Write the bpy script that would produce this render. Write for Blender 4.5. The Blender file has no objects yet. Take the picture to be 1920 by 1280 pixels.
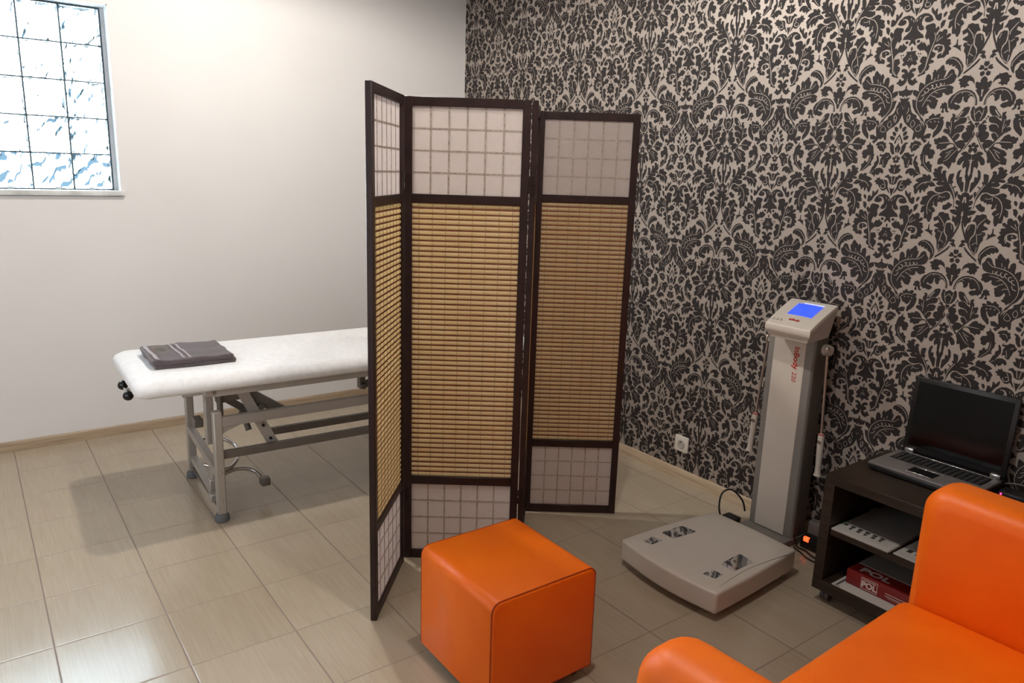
import bpy, bmesh, math, random
from mathutils import Vector, Matrix
random.seed(7)
COL = bpy.context.scene.collection
PI = math.pi

# ------------------------------------------------------------------ camera
CX, CY, CZ = -2.8798, -4.5336, 1.5225
YAW, PITCH, ROLL, FPX = math.radians(-36.4834), math.radians(-12.7765), math.radians(1.8911), 1397.859
cy_, sy_ = math.cos(YAW), math.sin(YAW); cp_, sp_ = math.cos(PITCH), math.sin(PITCH)
FW = Vector((-sy_*cp_, cy_*cp_, sp_)); RT = Vector((cy_, sy_, 0)); UP = RT.cross(FW)
c_, s_ = math.cos(ROLL), math.sin(ROLL)
RT, UP = c_*RT + s_*UP, -s_*RT + c_*UP
cam = bpy.data.cameras.new('camera'); camo = bpy.data.objects.new('camera', cam); COL.objects.link(camo)
cam.sensor_fit = 'HORIZONTAL'; cam.sensor_width = 36.0; cam.lens = FPX/1920*36.0; cam.clip_start = .05
camo.matrix_world = Matrix(((RT.x, UP.x, -FW.x, CX), (RT.y, UP.y, -FW.y, CY), (RT.z, UP.z, -FW.z, CZ), (0, 0, 0, 1)))
bpy.context.scene.camera = camo

def unproj_x0(u, v):                       # photo pixel -> point of the wallpapered wall plane (used to trace its printed pattern)
    d = FW + RT*((u-960)/FPX) - UP*((v-640)/FPX)
    t = -CX/d.x
    return CY + t*d.y, CZ + t*d.z

# ------------------------------------------------------------------ materials
def lin(h):
    if isinstance(h, str):
        h = h.lstrip('#'); h = [int(h[i:i+2], 16)/255 for i in (0, 2, 4)]
        return tuple(c/12.92 if c <= .04045 else ((c+.055)/1.055)**2.4 for c in h)
    return tuple(h)

class NT:
    def __init__(s, name):
        s.m = bpy.data.materials.new(name); s.m.use_nodes = True; s.t = s.m.node_tree; s.N = s.t.nodes; s.L = s.t.links
        s.b = s.N['Principled BSDF']; s.out = s.N['Material Output']
    def n(s, typ, **kw):
        x = s.N.new(typ)
        for k, v in kw.items():
            if k in x.inputs.keys() and not hasattr(x, k): x.inputs[k].default_value = v
            else: setattr(x, k, v)
        return x
    def link(s, a, b): s.L.new(a, b)
    def pos(s):
        return s.n('ShaderNodeTexCoord').outputs['Object']
    def noise(s, scale, detail=4, rough=.5, vec=None, mapscale=None):
        n = s.n('ShaderNodeTexNoise'); n.inputs['Scale'].default_value = scale; n.inputs['Detail'].default_value = detail; n.inputs['Roughness'].default_value = rough
        v = vec or s.pos()
        if mapscale:
            mp = s.n('ShaderNodeMapping'); mp.inputs['Scale'].default_value = mapscale; s.link(v, mp.inputs['Vector']); v = mp.outputs['Vector']
        s.link(v, n.inputs['Vector']); return n.outputs['Fac']
    def ramp(s, fac, stops):
        r = s.n('ShaderNodeValToRGB'); e = r.color_ramp.elements
        while len(e) < len(stops): e.new(.5)
        for i, (p, c) in enumerate(stops): e[i].position = p; e[i].color = (*lin(c), 1)
        s.link(fac, r.inputs['Fac']); return r.outputs['Color']
    def bump(s, h, strength=.2, dist=.002):
        b = s.n('ShaderNodeBump'); b.inputs['Strength'].default_value = strength; b.inputs['Distance'].default_value = dist
        s.link(h, b.inputs['Height']); s.link(b.outputs['Normal'], s.b.inputs['Normal'])
    def math(s, op, a, b=None):
        m = s.n('ShaderNodeMath'); m.operation = op
        for i, x in enumerate((a, b)):
            if x is None: continue
            if isinstance(x, (int, float)): m.inputs[i].default_value = x
            else: s.link(x, m.inputs[i])
        return m.outputs[0]

def mat(name, color, rough=.5, metal=0.0, spec=.5, var=.06, nscale=12, bump=0, bscale=200, coat=0, emit=None, estr=0, sheen=0):
    t = NT(name); b = t.b; c = lin(color)
    b.inputs['Roughness'].default_value = rough; b.inputs['Metallic'].default_value = metal
    b.inputs['Specular IOR Level'].default_value = spec
    b.inputs['Coat Weight'].default_value = coat; b.inputs['Coat Roughness'].default_value = .15
    b.inputs['Sheen Weight'].default_value = sheen
    f = t.noise(nscale)
    lo = tuple(x*(1-var) for x in c); hi = tuple(min(1, x*(1+var)) for x in c)
    t.link(t.ramp(f, [(.3, lo), (.7, hi)]), b.inputs['Base Color'])
    if bump: t.bump(t.noise(bscale, 3), bump, .001)
    if emit: b.inputs['Emission Color'].default_value = (*lin(emit), 1); b.inputs['Emission Strength'].default_value = estr
    return t.m

# ------------------------------------------------------------------ mesh building
class MB:
    def __init__(s): s.v = []; s.f = []; s.mi = []
    def add(s, vs, fs, mi=0):
        o = len(s.v); s.v += [tuple(map(float, p)) for p in vs]; s.f += [tuple(i+o for i in f) for f in fs]; s.mi += [mi]*len(fs); return s
    def addbm(s, bm, mi=0, fn=None):
        bm.verts.index_update()
        vs = [fn(v.co) if fn else v.co[:] for v in bm.verts]
        s.add(vs, [[v.index for v in f.verts] for f in bm.faces], mi); bm.free(); return s
    def box(s, x0, x1, y0, y1, z0, z1, mi=0, fn=None):
        vs = [(x, y, z) for x in (x0, x1) for y in (y0, y1) for z in (z0, z1)]
        if fn: vs = [fn(Vector(p)) for p in vs]
        return s.add(vs, [(0, 1, 3, 2), (4, 6, 7, 5), (0, 4, 5, 1), (2, 3, 7, 6), (0, 2, 6, 4), (1, 5, 7, 3)], mi)
    def rbox(s, x0, x1, y0, y1, z0, z1, r=.005, seg=2, mi=0, fn=None, cuts=0):
        bm = bmesh.new(); bmesh.ops.create_cube(bm, size=1)
        for v in bm.verts: v.co = Vector(((x0+x1)/2+v.co.x*(x1-x0), (y0+y1)/2+v.co.y*(y1-y0), (z0+z1)/2+v.co.z*(z1-z0)))
        if cuts:
            bmesh.ops.bevel(bm, geom=bm.edges[:], offset=r, segments=seg, affect='EDGES', profile=.5)
            for ax in range(3):
                lo = (x0, y0, z0)[ax]; hi = (x1, y1, z1)[ax]
                for k in range(1, cuts):
                    co = Vector((0, 0, 0)); no = Vector((0, 0, 0)); no[ax] = 1; co[ax] = lo+r+(hi-lo-2*r)*k/cuts
                    bmesh.ops.bisect_plane(bm, geom=bm.verts[:]+bm.edges[:]+bm.faces[:], plane_co=co, plane_no=no)
        else:
            bmesh.ops.bevel(bm, geom=bm.edges[:], offset=min(r, .49*min(x1-x0, y1-y0, z1-z0)), segments=seg, affect='EDGES', profile=.5)
        return s.addbm(bm, mi, fn)
    def bar(s, p, q, w, h, mi=0, up=(0, 0, 1)):
        p = Vector(p); q = Vector(q); d = (q-p).normalized(); u = Vector(up)
        if abs(d.dot(u)) > .95: u = Vector((1, 0, 0)) if abs(d.x) < .9 else Vector((0, 1, 0))
        a = d.cross(u).normalized(); b = a.cross(d).normalized()
        vs = [e + a*i*w/2 + b*j*h/2 for e in (p, q) for i, j in ((-1, -1), (1, -1), (1, 1), (-1, 1))]
        return s.add(vs, [(3, 2, 1, 0), (4, 5, 6, 7), (0, 1, 5, 4), (1, 2, 6, 5), (2, 3, 7, 6), (3, 0, 4, 7)], mi)
    def tube(s, pts, r, n=12, mi=0, closed=False, smooth=0):
        P = [Vector(p) for p in pts]
        if smooth: P = catmull3(P, smooth, closed)
        R = r if isinstance(r, (list, tuple)) else [r]*len(P)
        if len(R) != len(P): R = [R[min(len(R)-1, int(i/(len(P)-1)*(len(R)-1)+.5))] for i in range(len(P))]
        vs = []; prev = None; m = len(P)
        for i, p in enumerate(P):
            if closed: d = P[(i+1) % m]-P[i-1]
            else: d = P[min(i+1, m-1)]-P[max(i-1, 0)]
            d.normalize()
            if prev is None:
                a = d.cross(Vector((0, 0, 1)));
                if a.length < .05: a = d.cross(Vector((1, 0, 0)))
            else:
                a = prev - d*prev.dot(d)
            a.normalize(); prev = a; b = d.cross(a)
            vs += [p + (a*math.cos(2*PI*k/n)+b*math.sin(2*PI*k/n))*R[i] for k in range(n)]
        fs = [(i*n+k, i*n+(k+1) % n, (i+1)*n+(k+1) % n, (i+1)*n+k) for i in range(m-1) for k in range(n)]
        if closed: fs += [((m-1)*n+k, (m-1)*n+(k+1) % n, (k+1) % n, k) for k in range(n)]
        else: fs += [tuple(range(n-1, -1, -1)), tuple((m-1)*n+k for k in range(n))]
        return s.add(vs, fs, mi)
    def lathe(s, prof, c, axis=(0, 0, 1), n=20, mi=0):   # prof: (r, h) along the axis
        c = Vector(c); ax = Vector(axis).normalized(); a = ax.cross(Vector((0, 0, 1)))
        if a.length < .05: a = Vector((1, 0, 0))
        a.normalize(); b = ax.cross(a)
        vs = [c + ax*h + (a*math.cos(2*PI*k/n)+b*math.sin(2*PI*k/n))*max(r, 1e-5) for r, h in prof for k in range(n)]
        m = len(prof); fs = [(i*n+k, i*n+(k+1) % n, (i+1)*n+(k+1) % n, (i+1)*n+k) for i in range(m-1) for k in range(n)]
        fs += [tuple(range(n-1, -1, -1)), tuple((m-1)*n+k for k in range(n))]
        return s.add(vs, fs, mi)
    def prism(s, poly, fn0, fn1, mi=0):
        n = len(poly); vs = [fn0(p) for p in poly]+[fn1(p) for p in poly]
        return s.add(vs, [tuple(range(n-1, -1, -1)), tuple(range(n, 2*n))]+[(i, (i+1) % n, n+(i+1) % n, n+i) for i in range(n)], mi)

def catmull3(P, k, closed=False):
    out = []; n = len(P)
    rng = n if closed else n-1
    for i in range(rng):
        g = (lambda j: P[j % n]) if closed else (lambda j: P[max(0, min(n-1, j))])
        p0, p1, p2, p3 = g(i-1), g(i), g(i+1), g(i+2)
        for q in range(k):
            t = q/k; out.append(.5*((2*p1)+(p2-p0)*t+(2*p0-5*p1+4*p2-p3)*t*t+(3*p1-p0-3*p2+p3)*t**3))
    if not closed: out.append(P[-1])
    return out

def wloc(o):
    l = Vector((0, 0, 0))
    while o is not None: l += o.location; o = o.parent
    return l

def build(name, mb, mats, parent=None, smooth=40, fix=True):
    me = bpy.data.meshes.new(name); off = wloc(parent) if parent else Vector((0, 0, 0))
    me.from_pydata([tuple(Vector(v)-off) for v in mb.v], [], mb.f)
    mats = mats if isinstance(mats, (list, tuple)) else [mats]
    for m in mats: me.materials.append(m)
    me.polygons.foreach_set('material_index', mb.mi)
    if fix:
        bm = bmesh.new(); bm.from_mesh(me); bmesh.ops.recalc_face_normals(bm, faces=bm.faces[:]); bm.to_mesh(me); bm.free()
    if smooth:
        me.polygons.foreach_set('use_smooth', [True]*len(me.polygons)); me.set_sharp_from_angle(angle=math.radians(smooth))
    me.update()
    o = bpy.data.objects.new(name, me); COL.objects.link(o)
    if parent: o.parent = parent
    return o

def thing(name, label, cat, loc, group=None):
    o = bpy.data.objects.new(name, None); COL.objects.link(o); o.location = loc; o.empty_display_size = .1
    o['label'] = label; o['category'] = cat
    if group: o['group'] = group
    return o
def tag(o, label, cat, group=None):
    o['label'] = label; o['category'] = cat
    if group: o['group'] = group
    return o
def struct(o): o['kind'] = 'structure'; return o

def text_mesh(body, size, fn, extrude=.0003, shear=0, offset=0, align='CENTER'):
    cu = bpy.data.curves.new('lettering', 'FONT'); cu.body = body; cu.size = size; cu.extrude = extrude; cu.align_x = align; cu.align_y = 'CENTER'
    cu.shear = shear; cu.offset = offset; cu.resolution_u = 4
    ob = bpy.data.objects.new('lettering', cu); COL.objects.link(ob)
    bpy.context.view_layer.update()
    me = bpy.data.meshes.new_from_object(ob.evaluated_get(bpy.context.evaluated_depsgraph_get()))
    mb = MB(); mb.add([fn(v.co) for v in me.vertices], [tuple(p.vertices) for p in me.polygons])
    bpy.data.objects.remove(ob); bpy.data.curves.remove(cu); bpy.data.meshes.remove(me)
    return mb
# ------------------------------------------------------------------ surfaces
def white_wall_mat():
    t = NT('white_painted_wall'); b = t.b
    t.link(t.ramp(t.noise(1.2, 3), [(.3, '#dedad8'), (.7, '#e3e0de')]), b.inputs['Base Color'])
    b.inputs['Roughness'].default_value = .8; b.inputs['Specular IOR Level'].default_value = .2
    t.bump(t.noise(160, 3), .12, .001); return t.m
def floor_mat():
    t = NT('beige_ceramic_tiles'); b = t.b; T = .333
    geo = t.n('ShaderNodeNewGeometry'); sep = t.n('ShaderNodeSeparateXYZ'); t.link(geo.outputs['Position'], sep.inputs[0])
    def cell(ax, o):
        k = t.math('DIVIDE', t.math('SUBTRACT', sep.outputs[ax], o), T); fr = t.math('FRACT', k); fl = t.math('FLOOR', k)
        ed = t.math('MINIMUM', fr, t.math('SUBTRACT', 1.0, fr)); return fl, ed
    fx, ex = cell(0, -2.782-10*T); fy, ey = cell(1, -.3373-30*T)
    ed = t.math('MINIMUM', ex, ey)
    # vertical joints are a little wider than cross joints, as on the photo
    jx = t.math('LESS_THAN', ex, .0072); jy = t.math('LESS_THAN', ey, .0048)
    joint = t.math('MAXIMUM', jx, jy)
    cmb = t.n('ShaderNodeCombineXYZ'); t.link(fx, cmb.inputs[0]); t.link(fy, cmb.inputs[1])
    wn = t.n('ShaderNodeTexWhiteNoise'); wn.noise_dimensions = '2D'; t.link(cmb.outputs[0], wn.inputs['Vector'])
    # fine streaks along one side of the tile, shifted per tile
    addv = t.n('ShaderNodeVectorMath'); addv.operation = 'MULTIPLY_ADD'
    t.link(wn.outputs['Color'], addv.inputs[0]); addv.inputs[1].default_value = (3, 3, 3); t.link(geo.outputs['Position'], addv.inputs[2])
    st = t.noise(1.0, 5, .62, addv.outputs[0], (150, 5, 1)); cl = t.noise(1.0, 3, .5, addv.outputs[0], (9, 3, 1))
    f = t.math('ADD', t.math('MULTIPLY', st, .62), t.math('ADD', t.math('MULTIPLY', cl, .3), t.math('MULTIPLY', wn.outputs['Value'], .1)))
    base = t.ramp(f, [(.30, '#a4947f'), (.52, '#ad9e89'), (.72, '#b5a692')])
    mx = t.n('ShaderNodeMix'); mx.data_type = 'RGBA'; t.link(joint, mx.inputs['Factor']); t.link(base, mx.inputs['A']); mx.inputs['B'].default_value = (*lin('#87756a'), 1)
    t.link(mx.outputs['Result'], b.inputs['Base Color'])
    rg = t.math('ADD', t.math('MULTIPLY', st, .08), t.math('ADD', .17, t.math('MULTIPLY', joint, .4))); t.link(rg, b.inputs['Roughness'])
    b.inputs['Specular IOR Level'].default_value = .6
    h = t.math('ADD', t.math('MINIMUM', t.math('MULTIPLY', ed, 60.), 1.0), t.math('MULTIPLY', st, .15)); t.bump(h, .35, .0012)
    return t.m
def streak_mat(name, cols, sc, rough=.5):
    t = NT(name); t.link(t.ramp(t.noise(1.0, 5, .6, None, sc), [(.35, cols[0]), (.5, cols[1]), (.65, cols[2])]), t.b.inputs['Base Color'])
    t.b.inputs['Roughness'].default_value = rough; return t.m

M = {}
M['white_wall'] = white_wall_mat()
M['floor'] = floor_mat()
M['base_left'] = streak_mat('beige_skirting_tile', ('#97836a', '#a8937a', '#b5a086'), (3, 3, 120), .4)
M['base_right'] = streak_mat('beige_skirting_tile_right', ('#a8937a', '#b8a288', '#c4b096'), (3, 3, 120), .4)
def paper_base():
    t = NT('silver_taupe_wallpaper'); b = t.b
    t.link(t.ramp(t.noise(500, 2), [(.3, '#a0948b'), (.7, '#ada197')]), b.inputs['Base Color'])
    b.inputs['Metallic'].default_value = .35; b.inputs['Roughness'].default_value = .48; t.bump(t.noise(900, 2), .1, .0005); return t.m
M['paper'] = paper_base()
M['print'] = mat('black_brown_damask_print', '#292322', .62, var=.12, nscale=30, spec=.3)
M['white_plastic'] = mat('white_plastic', '#d8d2c8', .35, var=.02)
M['frame'] = mat('dark_brown_stained_wood', '#2c1a18', .42, var=.3, nscale=18, spec=.4)
M['sill'] = streak_mat('pale_grey_marble', ('#b9bab6', '#d0d2d0', '#e2e4e4'), (6, 3, 3), .3)
M['reveal'] = mat('white_reveal_plaster', '#e4e6e8', .7)
M['mortar'] = mat('grey_block_joint', '#3f5058', .7)

# ------------------------------------------------------------------ room shell
FX0, FY0, CEIL = -4.7, -5.7, 2.86
struct(build('floor', MB().box(FX0, .2, FY0, .3, -.1, 0), M['floor'], smooth=0))
struct(build('ceiling', MB().box(FX0, .2, FY0, .3, CEIL, CEIL+.1), M['white_wall'], smooth=0))
WX0, WX1, WZ0, WZ1 = -3.125, -2.166, 1.358, 2.290
mb = MB(); mb.box(FX0, WX0, 0, .28, 0, CEIL).box(WX1, .15, 0, .28, 0, CEIL).box(WX0, WX1, 0, .28, 0, WZ0-.03).box(WX0, WX1, 0, .28, WZ1, CEIL)
struct(build('wall_left', mb, M['white_wall'], smooth=0))
struct(build('wall_front', MB().box(FX0, .2, FY0-.15, FY0, 0, CEIL), M['white_wall'], smooth=0))
struct(build('wall_side', MB().box(FX0-.15, FX0, FY0, 0, 0, CEIL), M['white_wall'], smooth=0))
# ------------------------------------------------------------------ wallpaper with its damask print (traced half repeat, mirrored and repeated)
def P_(s): 
    a = [float(q) for q in s.replace(';', ' ').replace(',', ' ').split()]
    return [(a[i], a[i+1]) for i in range(0, len(a), 2)]
CROPS = {1: (1560, 120, 140/1629), 2: (1550, 210, 140/1629), 3: (1540, 300, 150/1920), 4: (1530, 380, 150/1600)}
AXF, ZF, PW, PH = -2.777, 1.928, .53, .64
def uv(crop, p):
    ox, oy, s = CROPS[crop]; y, z = unproj_x0(ox+p[0]*s, oy+p[1]*s)
    yf = -2.775-.0176*(1.95-z); yc = -3.041-.012*(1.85-z)
    return (min(max(.265*(y-yf)/(yc-yf), 0), .265), z-ZF)
DARK = {1: '''
190,215 215,235 232,200 245,270 215,310 190,322 165,310 165,215|215,335 245,290 298,275 290,320 315,340 280,370 225,365|195,420 225,395 270,420 255,480 215,500 185,465|190,342 212,352 218,372 208,395 185,398 160,380 160,350
235,185 250,120 295,65 345,90 350,110 320,120 290,165 262,150|325,145 350,145 400,215 470,290 555,365 553,410 480,350 400,275 350,215
640,465 600,420 578,340 590,240 640,150 720,60 820,15 890,30 935,75 940,120 905,160 880,140 850,185 800,170 800,210 745,220 720,205 740,240 700,265 665,300 645,345 640,400
300,640 330,540 365,490 405,470 410,435 430,455 520,430 550,450 555,480 600,490 610,520 565,545 580,580 545,620 535,670 490,655 460,685 430,650 390,650 400,620 430,605 435,570 410,545 350,575
150,500 180,505 205,520 222,560 215,610 235,610 260,590 290,590 290,630 270,700 230,735 265,740 225,800 170,880 140,975 110,975 110,760
165,1040 180,960 210,880 260,800 330,740 420,710 500,710 560,735 610,780 650,800 685,870 690,920 665,980 660,1030 620,1055 600,1085 570,1070 530,1090 490,1105 450,1080 435,1045 480,1000 540,985 570,960 540,945 500,975 460,970 445,920 445,850 430,850 420,920 370,970 340,960 345,910 320,850 270,870 230,920 210,1000 205,1030
660,1050 690,990 680,960 730,930 760,915 760,945 800,935 790,980 810,1010 800,1050 775,1030 755,1060 765,1120 730,1140 710,1120 735,1060 710,1050 690,1110 640,1140 620,1120 660,1085
735,290 760,270 800,270 830,310 845,370 870,420 895,430 880,330 885,260 920,270 920,230 960,150 1000,165 1020,205 1060,235 1060,275 1085,225 1125,225 1120,260 1140,270 1115,350 1110,440 1140,400 1150,345 1180,310 1220,290 1245,310 1250,380 1235,450 1230,520 1265,475 1300,460 1340,440 1345,500 1330,600 1310,640 1370,605 1430,590 1440,640 1420,690 1360,735 1340,760 1345,830 1370,800 1410,800 1390,860 1360,950 1320,1010 1270,1080 1220,1120 1170,1170 1110,1260 1070,1285 1060,1260 1090,1220 1130,1170 1150,1110 1100,1170 1080,1165 1070,1130 1020,1120 1000,1085 1040,1065 1050,1010 1075,990 1060,930 1030,970 990,1020 940,1035 900,1040 890,990 880,950 890,905 870,890 900,850 930,850 930,815 870,820 825,795 835,720 800,735 770,770 720,790 690,760 660,765 645,735 665,700 655,640 700,605 745,590 760,575 700,555 670,520 665,480 655,420 700,370
1640,700 1600,700 1570,690 1550,740 1520,700 1460,690 1455,640 1440,620 1450,580 1500,590 1540,580 1590,550 1600,490 1625,470 1650,480
1630,690 1590,690 1570,760 1520,750 1470,740 1490,790 1500,870 1540,940 1580,970 1630,960
1480,820 1500,860 1540,960 1590,990 1580,1060 1540,1100 1500,1180 1430,1270 1400,1280 1200,1280 1230,1140 1300,1110 1350,1070 1390,990 1400,940 1430,890 1460,830''',
2: '''
180,310 260,295 320,215 355,120 350,30 330,0 290,60 240,20 180,20
385,20 420,5 480,20 520,100 575,190 590,240 560,250 500,200 440,200 400,150 385,90
380,260 370,290 390,220 440,205 500,210 540,260 590,300 600,400 590,520 540,580 510,640 480,660 440,610 425,540 470,510 400,480 390,440 380,390 430,350 500,345 420,330 390,310
590,200 600,140 660,115 660,150 640,160 665,220 660,290 720,260 735,290 720,340 715,380 660,420 720,405 745,430 740,470 690,500 640,540 600,570 550,620 500,680 440,750 395,800 370,790 420,720 520,620 590,510 600,400 590,300
180,530 220,480 210,400 240,350 300,360 350,370 340,410 360,420 330,480 390,510 395,570 370,620 330,650 390,645 440,660 460,690 440,740 390,790 340,820 290,790 290,720 320,700 260,690 230,620 190,580|160,540 190,570 300,770 380,880 360,900 270,800
150,690 190,720 180,750 215,730 240,770 200,800 215,840 200,890 170,900 130,850
110,930 200,900 230,865 280,870 320,910 270,950 300,970 330,1010 345,1070 330,1120 280,1130 260,1080 240,1040 230,1060 240,1130 215,1200 185,1160 165,1170 155,1260 130,1330 110,1330
170,330 215,310 235,345 205,380 190,420 160,420|300,360 330,300 300,280 270,330
560,690 600,640 640,580 700,545 740,560 740,590 790,580 820,610 860,600 865,650 840,680 840,710 780,730 790,770 760,820 710,810 690,850 660,820 600,800 600,760 560,720 500,720 470,770 420,800 400,810 480,710
400,810 470,770 540,800 600,830 650,850 690,910 680,950 640,970 690,1010 690,1060 680,1120 620,1120 580,1100 550,1130 500,1160 450,1210 430,1130 430,1070 390,1095 370,1060 380,1000 360,920 380,850
770,300 790,240 810,230 790,180 840,160 880,180 870,120 890,95 940,110 970,140 1010,90 1040,85 1050,120 1090,140 1080,190 1130,180 1150,230 1130,300 1105,280 1060,330 1040,380 1000,380 970,410 930,420 900,380 890,330 880,300 875,360 890,420 920,470 920,550 895,590 870,555 820,500 785,440 775,370
1629,0 1500,0 1430,60 1350,100 1330,160 1230,220 1140,320 1110,420 1110,560 1180,600 1240,550 1260,610 1300,610 1310,500 1310,440 1370,380 1480,310 1570,220 1629,110
1330,0 1370,0 1310,90 1200,220 1130,310 1120,420 1110,560 1090,540 1080,380 1085,330 1160,250 1200,180 1290,70|950,500 1020,490 1090,540 1150,560 1110,620 1070,655 1040,690 1000,650 1020,615 1070,605 960,590
1480,330 1530,320 1570,350 1560,420 1520,440 1490,400|1440,430 1490,430 1530,470 1500,540 1450,500|1390,530 1440,520 1500,560 1470,620 1420,610 1390,570|1640,240 1610,240 1590,290 1590,340 1620,380 1640,380|1640,470 1600,480 1540,560 1490,640 1480,690 1510,690 1530,620 1590,530 1640,510|1640,560 1590,560 1570,600 1600,630 1640,640
1360,680 1390,660 1440,680 1480,750 1470,830 1490,910 1440,930 1400,860 1390,760 1400,720|1590,660 1570,670 1540,730 1490,790 1500,850 1520,900 1545,860 1590,800
1530,940 1500,955 1500,985 1450,985 1440,1020 1470,1050 1455,1090 1500,1110 1540,1105
1075,720 1110,680 1110,660 1150,660 1170,640 1220,640 1240,620 1260,670 1305,670 1300,730 1320,770 1280,800 1260,850 1230,890 1220,840 1180,850 1130,790 1100,770 1130,740
1160,960 1190,890 1200,930 1260,920 1300,880 1380,890 1400,940 1430,970 1410,1010 1370,1040 1350,1070 1330,1130 1310,1150 1300,1200 1260,1220 1220,1190 1220,1140 1150,1150 1180,1080 1180,1030 1220,970
945,640 965,660 980,710 1010,720 1030,760 1035,830 1040,920 1065,920 1040,960 1030,1020 1000,1060 980,1110 990,1160 940,1170 880,1220 800,1280 740,1280 770,1210 770,1130 810,1120 840,1060 870,1060 890,1100 920,1060 940,980 940,930 900,950 880,1000 840,1020 820,1000 790,1000 800,940 780,900 800,850 830,820 870,820 910,790 885,770 890,720 930,710 945,690
1100,960 1125,940 1150,1000 1155,1090 1120,1160 1080,1220 1040,1280 970,1280 1000,1210 1040,1180 1050,1100 1090,1080 1110,1060''',
3: '''
1800,80 1790,80 1760,130 1730,120 1660,110 1680,170 1670,210 1620,210 1650,290 1700,320 1780,340 1800,340
380,190 410,185 440,240 440,350 400,460 330,560 280,640 250,660 250,600 270,460 300,430 320,440 330,340 360,330 385,350 390,270|215,330 240,280 290,270 290,320 250,420 240,500 215,640 190,640
180,640 240,670 260,720 310,690 320,740 290,790 240,830 260,830 310,820 325,870 290,920 250,930 250,960 310,950 290,1000 250,1040 300,1020 390,1040 350,1100 280,1130 230,1140 240,1170 260,1190 240,1260 200,1290 130,1290 140,1000
490,280 520,265 580,290 585,370 565,470 600,410 640,330 660,260 640,240 680,205 725,220 725,290 750,260 760,180 735,150 790,115 840,140 850,200 870,160 915,200 880,240 920,270 890,310 850,370 780,380 850,385 890,420 860,450 760,440 790,500 740,540 660,540 720,570 780,570 785,650 720,690 640,690 560,650 480,660 420,740 370,830 350,900 335,990 320,990 345,880 340,760 320,680 340,640 375,640 360,700 400,640 430,580 385,540 400,525 450,560 490,500 465,460 475,430 495,430
440,780 470,700 540,665 600,690 640,715 740,710 790,680 850,665 905,690 920,740 890,770 960,800 1000,830 980,880 1000,930 1000,980 950,1000 880,980 950,1040 945,1160 910,1170 870,1130 860,1210 840,1290 690,1290 700,1170 760,1130 690,1140 655,1100 680,1050 740,1010 720,960 680,1000 640,1000 660,900 600,890 570,910 550,860 520,870 500,830 470,840
360,930 430,890 460,880 480,930 540,960 530,1040 480,1060 440,1040 400,1000
780,560 830,500 870,470 930,430 910,400 940,340 1000,305 1010,350 1050,310 1120,310 1100,370 1150,390 1200,410 1240,460 1200,480 1160,510 1210,530 1250,600 1220,640 1200,720 1160,780 1130,740 1110,650 1070,740 1050,740 1040,650 1000,690 970,720 970,650 930,600 930,550 880,580 830,570
1160,310 1220,220 1240,150 1290,130 1280,60 1320,30 1350,0 1400,0 1370,90 1310,180 1270,250 1350,190 1430,180 1490,220 1510,290 1480,330 1420,290 1410,330 1350,365 1310,330 1300,410 1250,350
1300,490 1350,470 1345,420 1390,440 1415,400 1440,460 1530,470 1590,480 1615,540 1610,640 1640,730 1660,800 1630,780 1580,690 1530,730 1470,730 1400,640 1380,580 1320,580 1340,545 1300,520
1540,420 1550,385 1630,345 1665,400 1720,390 1790,390 1790,540 1740,590 1700,590 1650,560 1630,460 1590,420|1650,650 1690,690 1760,670 1745,800 1710,870
1285,970 1340,880 1430,820 1530,808 1620,850 1672,920 1685,1000 1720,1010 1720,1290 1420,1290 1500,1220 1560,1170 1590,1080 1560,1150 1500,1180 1440,1160 1460,1100 1520,1040 1530,980 1500,900 1440,890 1480,930 1470,980 1420,1010 1340,1010
1040,830 1080,820 1110,870 1090,940 1050,900|1030,990 1090,995 1120,1060 1090,1170 1040,1110|1130,960 1150,850 1190,835 1230,880 1250,800 1250,740 1290,740 1300,790 1360,720 1380,690 1395,730 1370,800 1290,880 1240,960 1180,1000 1140,990''',
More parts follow.
